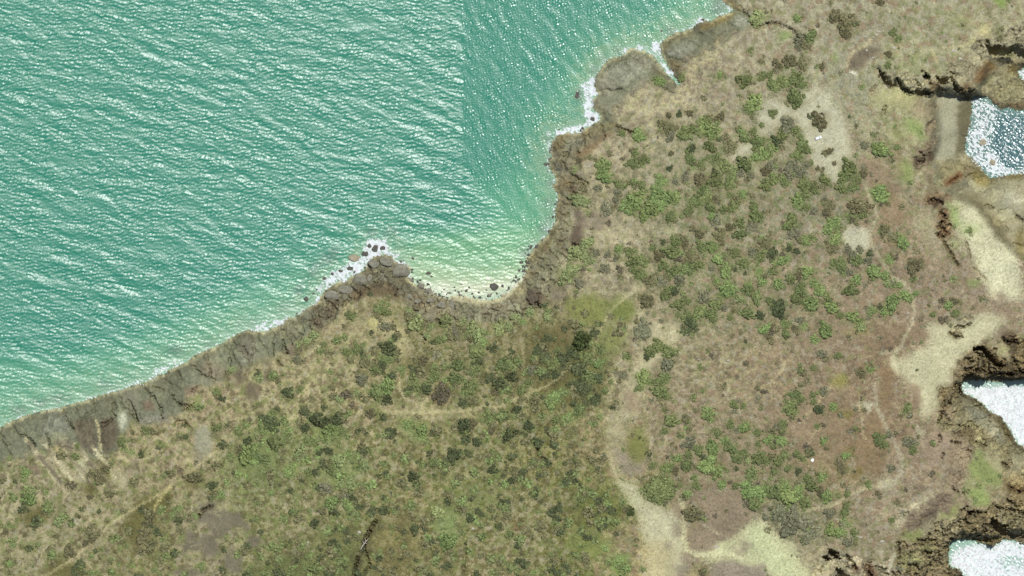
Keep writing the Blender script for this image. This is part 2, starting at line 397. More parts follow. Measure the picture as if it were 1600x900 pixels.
turf("1458 812 1490 788 1500 790 1490 805 1460 816", (134, 140, 78), .85, 3); turf("1408 832 1440 826 1446 836 1420 845 1408 842", (126, 130, 76), .8, 4); turf("1420 850 1450 848 1455 858 1425 860", (120, 124, 76), .7, 4)
paint((146, 160, 92), 3, ell(1469, 659, 6, 4), .85); paint((150, 166, 96), 3, ell(1565, 546, 4, 6), .8); paint((146, 160, 104), 4, ell(1592, 535, 7, 14), .6); paint((140, 158, 90), 3, ell(1591, 570, 5, 6), .7)
paint((120, 140, 66), 4, ell(1003, 675, 5, 7), .9); turf("978 690 992 672 1008 680 1014 705 1004 724 985 716", (112, 112, 60), .85, 4, .5)
turf("1308 636 1326 640 1336 648 1326 655 1312 650", (114, 104, 56), .8, 3); paint((110, 96, 48), 3, ell(1340, 738, 8, 8), .85); paint((106, 96, 52), 3, ell(1326, 704, 6, 10), .8)
turf("1296 590 1325 582 1326 600 1312 606 1300 604", (134, 126, 66), .8, 4); turf("1336 505 1352 500 1350 520 1338 522", (136, 130, 74), .7, 4); turf("1318 515 1332 515 1330 524 1318 524", (134, 122, 72), .7, 3)
turf("860 508 880 512 870 535 835 530 818 520 835 508", (112, 104, 62), .7, 6); turf("890 520 905 545 880 535 870 515", (134, 112, 80), .6, 5)
paint((104, 110, 56), 6, ell(905, 570, 16, 14), .6, veg=.9); paint((108, 106, 54), 8, ell(905, 600, 24, 20), .6, veg=.9); paint((118, 132, 72), 5, ell(866, 622, 12, 9), .7, veg=.8)
turf("900 830 940 830 960 850 940 870 905 865 888 850", (114, 122, 64), .75, 7, .7); turf("958 868 980 868 988 890 972 905 955 895", (110, 134, 64), .85, 4, .8); turf("920 770 955 770 960 800 930 812 905 800", (112, 116, 60), .7, 8, .8)
turf("380 680 425 670 440 690 432 735 400 745 365 735 370 700", (118, 126, 76), .7, 10, .8); turf("625 650 655 655 670 680 640 690 622 670", (118, 132, 76), .6, 7, .6); turf("490 670 530 662 545 680 520 690 495 685", (118, 136, 76), .7, 5, .6)
turf("500 720 540 700 570 720 560 755 520 760 495 745", (114, 126, 76), .5, 8, .7); turf("690 750 790 740 800 790 700 800", (118, 124, 72), .4, 12, .6); turf("700 785 720 830 700 860 685 840 675 800", (122, 142, 86), .6, 8, .6)
# olive streaks lower left
for p in ("160 725 176 715 180 728 164 750 146 768 134 770 140 752", "210 790 236 770 244 785 240 820 222 845 205 850 195 825", "238 780 262 760 272 775 262 800 244 800", "60 790 82 790 76 812 50 820 26 812 38 800", "80 872 100 866 112 890 90 905 70 900", "106 884 132 880 138 905 102 905", "295 742 316 736 322 748 304 760 292 758"):
    turf(p, (94, 88, 48), .85, 4, .9)
for p_, c_ in (('826 520 880 512 905 540 935 545 955 570 950 610 920 640 880 640 850 620 820 600 812 560', (92, 84, 48)), ('800 560 840 556 850 590 800 606 770 590', (96, 88, 54)), ('600 560 650 556 700 580 690 600 640 590', (110, 104, 66)), ('870 500 900 505 892 540 868 536', (104, 92, 58)), ('890 780 960 770 985 800 960 830 900 826', (98, 100, 52)), ('380 880 440 862 560 880 560 905 380 905', (96, 100, 58)), ('480 830 560 810 560 880 500 880', (104, 104, 62)), ('590 820 640 800 660 860 620 905 570 905', (116, 104, 66))):
    paint(c_, 8, pts(p_), .6, tex=.3, veg=.9)
# dark gullies
paint((78, 66, 44), 4, pts("588 812 592 816 582 834 576 856 566 872 560 900 552 900 556 872 566 850 578 828"), .8, veg=0)
paint((84, 74, 46), 4, pts("832 688 838 690 850 716 862 724 856 732 842 722"), .7)
paint((92, 62, 36), 4, ell(806, 818, 9, 6), .8); paint((92, 70, 44), 4, ell(690, 618, 12, 9), .6)
paint((100, 88, 70), 3, pts("368 560 380 575 378 600 370 600 364 580"), .9, slab=.5); paint((100, 88, 70), 3, pts("384 598 404 598 408 612 398 632 388 614"), .9, slab=.5); paint((100, 88, 70), 3, pts("412 560 424 566 430 594 420 592 414 575"), .9, slab=.5)

# ------------------------------------------------------------------ footpaths
PATH = (186, 172, 132)
trail(pts("600 643 650 645 700 643 740 640 757 634 776 637 792 630 808 622 834 612 855 602 870 592 886 575"), 3.4, (182, 168, 126), .75, 3)
trail(pts("918 572 930 545 934 522 945 500 955 485 975 465 992 455 1004 440 1013 415 1021 404 1032 392"), 3.2, (178, 166, 126), .75, 3)
trail(pts("70 900 104 880 126 862 156 838 169 822 200 800 232 782 262 764 290 742 318 722 336 706 356 690 372 679 400 664 434 652"), 3.2, (178, 162, 122), .75, 3)
trail(pts("240 800 246 786 256 772 268 758"), 3.4, (180, 162, 112), .85, 3)
trail(pts("1170 222 1200 200 1226 183 1250 166 1270 155 1286 138 1304 126"), 4.6, (158, 144, 116), .75, 3)
trail(pts("1300 140 1312 164 1322 190 1326 222 1328 246 1336 258 1343 276 1353 294"), 5, (156, 144, 116), .7, 3)
trail(pts("1353 294 1357 308 1366 328 1369 340 1361 356 1357 370 1362 388 1375 405 1385 424 1394 436 1416 446 1424 462 1427 482 1424 502 1414 522 1404 545 1388 550 1374 553"), 4, (176, 164, 134), .85, 3)
trail(pts("1365 600 1366 616 1368 636 1378 655 1386 673 1396 690 1403 706 1408 722 1407 738 1398 748"), 4.2, (164, 154, 132), .85, 3)
trail(pts("1232 798 1262 796 1294 790 1310 783 1326 772 1345 763 1370 758 1392 748"), 4, (182, 168, 132), .8, 3)
trail(pts("1340 634 1346 655 1345 676 1350 684"), 3, (184, 166, 128), .7); trail(pts("1296 603 1284 616 1275 632 1258 648"), 3, (174, 158, 118), .7)
trail(pts("1260 695 1268 680 1280 668"), 3, (178, 160, 122), .6); trail(pts("1200 588 1214 586 1222 576 1226 566"), 3.4, (190, 174, 130), .75, 3)
trail(pts("1400 545 1392 558 1398 580"), 5, (182, 172, 138), .7); trail(pts("1395 435 1410 442"), 5, (184, 174, 146), .8)
trail(pts("1455 82 1462 98"), 3, (188, 170, 122), .8); trail(pts("1440 80 1475 76 1500 74 1512 78"), 3, (176, 164, 124), .6)
trail(pts("1005 440 1002 470 998 490 988 520"), 3, (180, 166, 130), .5); trail(pts("948 700 958 736 966 752"), 5, (176, 162, 128), .6)
trail(pts("1255 372 1268 360 1262 346 1240 330"), 3, (172, 158, 132), .5); trail(pts("1245 400 1258 385 1264 372"), 3, (172, 158, 132), .5); trail(pts("1050 220 1075 186 1092 196"), 3, (182, 168, 134), .5)
trail(pts("1018 680 1016 700 1018 718"), 3, (188, 170, 140), .6); trail(pts("1040 672 1038 700"), 3, (188, 170, 140), .5)
trail(pts("815 530 818 560 816 590 834 612"), 3, (164, 148, 112), .6); trail(pts("870 664 900 660 925 690 928 712"), 4, (170, 148, 112), .5); trail(pts("880 720 905 700 925 705"), 3, (172, 152, 116), .5)

# ------------------------------------------------------------------ rock of the west shore
GREY = (108, 108, 86)
def rock(s, col=GREY, a=.95, soft=2.5, cls=1, slab=1.0, crag=0.0, veg=0.0): paint(col, soft, pts(s), a, veg=veg, cls=cls, slab=slab, crag=crag)
rock("-80 640 0 640 100 615 200 590 205 655 197 676 186 678 184 706 160 712 148 720 136 708 122 696 108 700 92 694 76 700 58 704 30 714 -80 740")
rock("195 590 300 540 400 505 404 562 378 577 354 580 346 596 326 602 306 604 292 612 286 640 262 655 240 660 214 664 198 650")
rock("398 505 440 490 480 470 500 480 528 470 534 478 522 500 508 508 498 514 486 518 474 532 456 534 446 548 420 560 398 568")
rock("470 480 500 450 540 425 570 400 600 385 645 405 648 440 660 455 648 490 638 482 626 464 608 452 590 448 574 452 560 462 544 470 528 480 500 500", (108, 103, 82), crag=.35)
rock("640 436 700 455 760 462 800 445 812 430 832 456 836 480 812 492 800 502 770 500 740 502 700 504 676 504 656 500 642 486", (126, 121, 98), crag=.3)
rock("800 445 815 425 812 400 835 380 860 350 862 300 880 292 904 296 900 314 888 334 892 362 890 386 880 406 870 422 868 442 852 462 842 482 826 480", (128, 122, 96), crag=.12)
rock("855 300 855 220 905 200 940 185 964 190 985 200 962 204 946 212 926 226 908 240 892 256 898 272 912 284 900 298 876 300", (120, 112, 86), crag=.25)
rock("920 195 918 150 922 120 948 88 975 70 1005 70 1028 88 1044 112 1060 136 1050 142 1034 134 1018 128 1000 132 986 146 972 156 958 166 956 186 966 196 940 206")
rock("1030 60 1060 44 1100 28 1140 12 1126 -90 1140 -90 1150 8 1166 18 1176 30 1180 42 1164 47 1144 52 1130 66 1114 76 1096 82 1080 91 1068 104 1062 122 1050 116 1040 100 1028 84")
# brown and pale slabs on that rock
def slabp(s, col, a=.85, soft=2): paint(col, soft, pts(s), a, warp=2)
slabp("113 660 126 655 146 653 150 662 153 690 147 714 138 704 122 692 118 678", (97, 86, 68), .95); slabp("156 654 182 654 184 680 176 700 160 706 158 680", (97, 86, 68), .95); slabp("185 650 198 640 197 668 191 674 186 664", (186, 182, 158))
trail(pts("149 655 155 668 156 690 158 704"), 2.6, (186, 168, 124)); slabp("84 690 104 686 122 694 112 706 96 702", (118, 104, 86), .8); slabp("34 722 60 728 70 742 44 738", (118, 100, 84), .8)
slabp("75 642 96 640 104 655 114 672 100 680 82 678 62 686 66 664", (122, 120, 104), .8); slabp("62 688 78 676 96 674 110 684 92 694", (150, 144, 112), .5)
slabp("90 692 104 698 96 710 86 704", (178, 158, 108), .7); slabp("116 722 132 716 136 736 126 744", (184, 178, 146), .8, 3)
for k in range(22):
    x = 40 + k * 5.2; y = 686 + (k % 5) * 6 + k * .6
    trail([(x, y), (x + 18, y + 20), (x + 30 + (k % 3) * 6, y + 42)], 4.2, ((186, 174, 140), (104, 92, 76), (150, 138, 110))[k % 3], .95)
slabp("182 760 196 738 210 712 222 714 206 740 196 766", (140, 126, 104), .6); slabp("184 745 196 740 200 765 188 768", (180, 170, 134), .6)
slabp("222 628 238 624 244 640 226 642", (118, 96, 78), .8); slabp("215 650 262 646 262 658 220 664", (128, 122, 108), .8); slabp("196 606 210 620 216 640 202 640", (110, 106, 90), .7)
slabp("320 560 350 575 352 590 330 592 312 580", (122, 108, 90), .7); slabp("370 540 400 530 400 560 380 572", (136, 130, 112), .8); slabp("288 606 312 602 306 616 290 618", (124, 104, 86), .8)
slabp("410 500 440 492 470 500 470 520 450 530 430 524", (136, 128, 100), .6); slabp("480 500 500 495 510 505 495 515", (112, 92, 74), .7); slabp("448 545 460 536 474 540 468 552 452 556", (112, 98, 84), .8)
slabp("546 455 572 446 600 440 622 450 628 470 600 462 570 464 552 476", (92, 76, 56), .75, 3); slabp("505 478 528 470 524 496 508 502", (98, 82, 64), .7); slabp("576 486 598 470 598 480 584 494", (120, 106, 84), .5)
slabp("650 462 700 480 720 490 680 498 655 488", (140, 126, 98), .6); slabp("640 452 668 466 660 480 642 474", (104, 86, 62), .5); slabp("664 500 678 496 676 512 664 516", (82, 66, 58), .8)
slabp("702 460 712 466 716 488 710 492 702 478", (118, 112, 92), .8); slabp("740 470 800 462 806 482 760 492", (150, 144, 122), .7); slabp("800 448 822 440 822 456 806 468", (168, 150, 104), .6)
slabp("826 452 840 450 850 462 846 476 830 480 822 470", (66, 52, 40), .85, 2.5); slabp("862 445 850 430 840 440 856 456", (128, 118, 98), .6)
slabp("856 310 872 300 876 330 860 350 852 350", (112, 98, 66), .7, 3); slabp("820 402 850 378 862 360 872 352 862 382 840 400 826 412", (112, 100, 64), .8, 2.5)
slabp("892 360 908 346 908 380 896 390 890 378", (96, 80, 66), .85); slabp("895 328 905 320 912 345 900 350", (104, 88, 76), .7)
slabp("862 230 872 210 884 212 876 236", (116, 98, 64), .6); slabp("870 280 880 272 896 284 880 294 866 290", (134, 112, 76), .7); slabp("884 300 896 288 905 292 896 302", (104, 84, 64), .8)
slabp("896 252 906 236 930 220 950 206 958 206 934 228 910 250", (120, 92, 62), .6); slabp("870 270 856 255 866 250 880 262 888 272", (120, 120, 112), .6); slabp("880 225 905 215 915 222 890 240", (130, 128, 110), .8); slabp("905 200 960 190 966 196 920 212", (138, 124, 84), .7)
slabp("965 170 985 140 1005 122 1014 128 1000 140 990 152 976 160", (120, 110, 92), .8); slabp("930 122 960 100 1000 95 1010 110 980 130 950 150 935 140", (140, 135, 118), .7); slabp("985 82 1015 88 1030 108 1010 108 990 96", (128, 122, 104), .7)
slabp("925 165 936 158 946 165 942 182 932 176", (122, 116, 88), .7); slabp("1042 92 1062 95 1066 110 1052 112", (128, 110, 76), .7); slabp("1040 78 1070 70 1090 64 1080 84 1058 92 1044 88", (136, 132, 118), .7)
slabp("1090 40 1118 28 1150 18 1145 28 1122 38 1098 48", (126, 106, 58), .85); slabp("1032 72 1044 62 1080 48 1084 52 1050 66 1038 80", (112, 98, 64), .8); slabp("1128 -2 1140 -4 1160 14 1150 14", (140, 116, 76), .8); slabp("1150 20 1172 28 1172 40 1146 42", (150, 146, 130), .7)
slabp("1066 88 1086 82 1080 96 1064 96", (122, 106, 86), .7); slabp("1118 62 1134 52 1126 66 1112 74", (112, 96, 72), .8)
for e in ((1160, 65, 9, 7), (1138, 93, 9, 8), (1146, 98, 5, 5), (1102, 78, 6, 4), (1102, 105, 5, 6), (1150, 52, 10, 4), (1178, 62, 6, 4)):
    paint((124, 108, 92), 3, ell(*e), .7, tex=.2)
for e in ((1120, 72, 9, 6), (1090, 100, 12, 9), (1110, 90, 10, 6), (1080, 118, 10, 8), (985, 160, 14, 12), (1000, 145, 10, 9), (1010, 175, 12, 9), (1150, 85, 7, 5), (975, 175, 6, 9)):
    paint((186, 172, 132), 4, ell(*e), .6, tex=.1)
# water line: pale salt rim then olive weed, only where rock meets the open sea
jit = N_m2 * 1.3
rimA = (CLS == 1) & (dS < 18)
along = ss(N_w1 + 0.3 * N_m2, -1.1, 0.1)
m = ((1 - ss(dS + jit, 3.2, 6.0)) * rimA * along * 0.8)[..., None]; 
m2 = ((ss(dS + jit, 3, 6) * (1 - ss(dS + jit * 2, 7, 15))) * rimA * ss(N_w2, -.6, .6) * 0.6)[..., None]
RGB = RGB * (1 - m2) + np.array([108, 100, 74], np.float32) * m2
RGB = RGB * (1 - m) + np.array([176, 166, 128], np.float32) * m
# fine streaks running down the slabs toward the sea
G0, G1 = np.gradient(blur(dS, 12))
st = noise(10, 1.6, 31, (math.radians(60), 5)); st2 = noise(10, 1.6, 32, (math.radians(30), 5)); st3 = noise(10, 1.6, 33, (math.radians(75), 5))
stx = np.where(PX < 480, st3, np.where(PX < 880, st, st2))
k = (SLAB * (CLS == 1))[..., None]
RGB *= 1 + k * (0.024 * np.clip(stx, -2, 2) + 0.02 * N_m2 + .05 * N_m)[..., None]

# ------------------------------------------------------------------ east shore
TAN = (134, 122, 90); BRN = (104, 88, 62)
def erock(s, col=TAN, a=.92, soft=2.5, crag=1.0, slab=0.0, cls=5): paint(col, soft, pts(s), a, veg=0.0, cls=cls, crag=crag, slab=slab)
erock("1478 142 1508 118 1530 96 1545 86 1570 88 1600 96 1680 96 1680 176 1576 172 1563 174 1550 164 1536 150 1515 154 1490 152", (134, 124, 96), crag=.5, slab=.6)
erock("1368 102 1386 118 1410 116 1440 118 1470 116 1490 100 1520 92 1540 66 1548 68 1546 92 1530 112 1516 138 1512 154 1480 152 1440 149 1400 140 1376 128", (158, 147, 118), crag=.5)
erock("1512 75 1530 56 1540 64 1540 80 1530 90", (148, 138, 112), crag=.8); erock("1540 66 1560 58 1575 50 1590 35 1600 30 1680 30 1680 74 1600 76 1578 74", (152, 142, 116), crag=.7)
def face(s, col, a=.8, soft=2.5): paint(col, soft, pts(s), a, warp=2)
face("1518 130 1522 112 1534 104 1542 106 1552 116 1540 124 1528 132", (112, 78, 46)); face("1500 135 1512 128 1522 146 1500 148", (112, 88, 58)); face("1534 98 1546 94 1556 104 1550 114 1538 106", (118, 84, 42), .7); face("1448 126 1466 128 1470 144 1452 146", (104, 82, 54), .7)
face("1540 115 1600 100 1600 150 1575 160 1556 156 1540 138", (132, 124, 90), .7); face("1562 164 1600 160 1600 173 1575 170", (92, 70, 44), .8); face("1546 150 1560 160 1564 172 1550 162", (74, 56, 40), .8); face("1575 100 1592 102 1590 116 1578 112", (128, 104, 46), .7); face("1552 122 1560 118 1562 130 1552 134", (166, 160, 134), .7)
# pebble beach
paint((150, 144, 122), 2.5, pts("1462 146 1503 146 1499 200 1496 246 1466 256 1458 242 1463 216 1465 190"), .95, veg=0, cls=4, warp=1)
paint((98, 91, 68), 2.5, pts("1500 150 1526 148 1520 195 1512 238 1496 244 1498 200"), .95, veg=0, cls=4, warp=1)
paint((134, 118, 92), 4, pts("1424 164 1450 156 1464 160 1464 180 1446 188 1424 176"), .7, cls=5, crag=.4)
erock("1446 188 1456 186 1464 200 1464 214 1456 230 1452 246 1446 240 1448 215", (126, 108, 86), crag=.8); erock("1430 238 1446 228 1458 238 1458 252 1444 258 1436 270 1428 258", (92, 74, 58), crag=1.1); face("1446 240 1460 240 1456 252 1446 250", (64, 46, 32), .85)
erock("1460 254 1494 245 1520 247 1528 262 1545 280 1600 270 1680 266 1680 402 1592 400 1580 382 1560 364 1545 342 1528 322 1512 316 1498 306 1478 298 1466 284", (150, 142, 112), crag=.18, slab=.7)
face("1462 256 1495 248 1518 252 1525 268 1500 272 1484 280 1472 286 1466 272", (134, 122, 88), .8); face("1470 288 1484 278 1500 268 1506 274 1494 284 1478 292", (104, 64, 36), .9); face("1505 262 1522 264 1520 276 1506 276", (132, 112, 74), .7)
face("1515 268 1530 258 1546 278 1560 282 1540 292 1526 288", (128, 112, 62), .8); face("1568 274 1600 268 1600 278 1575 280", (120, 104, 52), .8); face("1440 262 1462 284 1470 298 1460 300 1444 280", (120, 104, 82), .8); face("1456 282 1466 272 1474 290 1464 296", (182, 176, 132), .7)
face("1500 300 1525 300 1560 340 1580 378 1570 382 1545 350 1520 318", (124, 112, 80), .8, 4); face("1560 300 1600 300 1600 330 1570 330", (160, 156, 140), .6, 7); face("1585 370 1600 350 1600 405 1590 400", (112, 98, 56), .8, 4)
# brown outcrops
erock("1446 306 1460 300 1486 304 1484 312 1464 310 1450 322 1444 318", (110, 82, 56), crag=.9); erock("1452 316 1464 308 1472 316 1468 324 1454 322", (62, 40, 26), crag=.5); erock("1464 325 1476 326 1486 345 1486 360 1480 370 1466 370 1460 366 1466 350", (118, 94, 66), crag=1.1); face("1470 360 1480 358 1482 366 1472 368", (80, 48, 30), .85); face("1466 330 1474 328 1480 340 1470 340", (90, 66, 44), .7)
trail(pts("1471 374 1478 388 1484 396 1490 406 1496 416"), 4.5, (104, 90, 60)); trail(pts("1506 375 1512 398 1516 415 1520 430"), 5, (138, 126, 100), .7); trail(pts("1516 412 1528 424 1538 436"), 3, (150, 138, 108), .7)
# rocks about the middle cove
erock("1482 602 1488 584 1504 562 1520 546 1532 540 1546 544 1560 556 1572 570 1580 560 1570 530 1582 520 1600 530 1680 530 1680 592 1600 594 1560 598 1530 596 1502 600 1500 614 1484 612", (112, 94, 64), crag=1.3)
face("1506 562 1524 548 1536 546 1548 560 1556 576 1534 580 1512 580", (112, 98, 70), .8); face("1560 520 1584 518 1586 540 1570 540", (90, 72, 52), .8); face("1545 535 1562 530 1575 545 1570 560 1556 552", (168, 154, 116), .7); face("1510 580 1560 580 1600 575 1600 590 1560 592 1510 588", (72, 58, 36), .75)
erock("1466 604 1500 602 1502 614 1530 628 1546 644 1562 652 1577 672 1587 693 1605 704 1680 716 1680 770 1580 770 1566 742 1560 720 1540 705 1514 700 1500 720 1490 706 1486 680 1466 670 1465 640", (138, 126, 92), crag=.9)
erock("1500 614 1530 628 1546 644 1562 652 1577 672 1587 693 1600 704 1598 730 1582 726 1572 700 1550 680 1530 662 1510 650 1498 630", (126, 118, 90), crag=.45, slab=.5)
face("1510 628 1540 645 1562 668 1574 690 1560 690 1536 668 1512 650", (130, 128, 112), .7, 4); face("1545 650 1562 652 1578 674 1586 694 1576 690 1562 664", (104, 88, 54), .8); face("1466 606 1500 604 1496 625 1480 620 1468 640", (98, 80, 52), .7); face("1466 640 1480 630 1490 650 1476 660", (134, 108, 86), .6); face("1490 675 1520 668 1530 690 1500 695", (92, 74, 48), .6)
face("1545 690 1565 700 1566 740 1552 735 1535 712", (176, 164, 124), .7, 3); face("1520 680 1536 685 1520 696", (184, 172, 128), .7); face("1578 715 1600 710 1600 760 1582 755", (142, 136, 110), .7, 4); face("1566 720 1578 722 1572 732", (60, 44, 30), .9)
erock("1486 670 1510 690 1520 710 1508 730 1500 760 1490 770 1480 750 1488 710", (140, 120, 98), crag=.6)
# bottom right rocks
erock("1400 838 1420 852 1442 838 1460 820 1480 808 1500 796 1520 800 1546 792 1570 776 1600 770 1680 770 1680 850 1600 850 1570 846 1550 852 1520 846 1486 848 1482 870 1486 888 1500 892 1506 905 1510 990 1380 990 1390 905 1404 880 1400 860", (124, 108, 78), crag=1.2)
erock("1402 825 1412 806 1424 798 1440 796 1450 780 1470 765 1484 772 1488 790 1470 800 1455 812 1440 824 1420 824", (108, 92, 76), crag=.5)
erock("1398 800 1420 790 1445 770 1460 775 1425 795 1408 815 1398 828", (168, 158, 132), crag=.7); erock("1565 745 1600 740 1600 790 1580 785 1568 770", (130, 112, 76), crag=.9)
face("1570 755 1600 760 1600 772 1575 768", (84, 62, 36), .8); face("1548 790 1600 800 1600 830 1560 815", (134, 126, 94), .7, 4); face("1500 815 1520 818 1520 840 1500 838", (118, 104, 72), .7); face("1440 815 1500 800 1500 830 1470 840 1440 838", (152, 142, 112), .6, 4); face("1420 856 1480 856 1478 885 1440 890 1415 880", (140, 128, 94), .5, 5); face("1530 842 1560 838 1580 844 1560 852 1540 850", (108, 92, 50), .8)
turf("1440 848 1460 850 1455 860 1438 858", (126, 136, 78), .6); turf("1404 866 1430 860 1440 880 1410 890", (122, 132, 82), .5)
erock("1285 846 1300 858 1322 868 1350 870 1380 880 1420 905 1420 990 1300 990 1300 890 1282 868", (156, 144, 120), .8, crag=.9); face("1345 876 1360 880 1372 900 1356 905", (92, 62, 40), .85); face("1330 880 1342 884 1340 895 1330 892", (120, 84, 64), .7); trail(pts("1395 865 1388 885 1386 905"), 4, (190, 182, 158), .7)
paint((160, 148, 116), 5, pts("1240 850 1285 852 1300 880 1300 905 1270 905 1250 880"), .7, cls=5, crag=.35)
# rocky knolls on the sand
erock("1494 490 1506 484 1518 492 1520 502 1510 510 1496 508 1490 500", (160, 148, 118), crag=.7); erock("1480 518 1490 514 1502 520 1500 526 1490 528", (126, 112, 84), crag=.9)
# flat rocks and cliff colour scatter
k = (np.clip(CRAG, 0, 1))[..., None]
strat = noise(12, 1.5, 41, (math.radians(-25), 3.0)); strat2 = noise(9, 1.3, 42)
RGB = RGB * (1 + k * (0.09 * np.clip(strat, -2, 2) + 0.05 * N_m2)[..., None])
kk = ss(strat2 + strat * .5, .8, 1.8)[..., None] * k * .38
RGB = RGB * (1 - kk) + np.array([104, 88, 62], np.float32) * kk
kk = ss(noise(7, 1.3, 43) + .4 * strat, 1.0, 2.0)[..., None] * k * .42
RGB = RGB * (1 - kk) + np.array([190, 176, 138], np.float32) * kk
# weed line at the cove edges
m = ((1 - ss(dC + N_m2 * 2, 2, 9)) * (CLS == 5) * .6)[..., None]
RGB = RGB * (1 - m) + np.array([96, 88, 64], np.float32) * m
# bay beach
paint((192, 178, 140), 3, pts("690 455 760 462 800 445 812 436 800 462 780 474 740 476 700 470"), .6, cls=6, warp=2)

# overall grain
lum_ = RGB.mean(-1, keepdims=True); RGB = (lum_ + (RGB - lum_) * .90) * np.array([1.005, 1.03, .985], np.float32)
RGB *= (1 + 0.045 * N_f + 0.04 * N_m2 + 0.03 * N_l)[..., None]

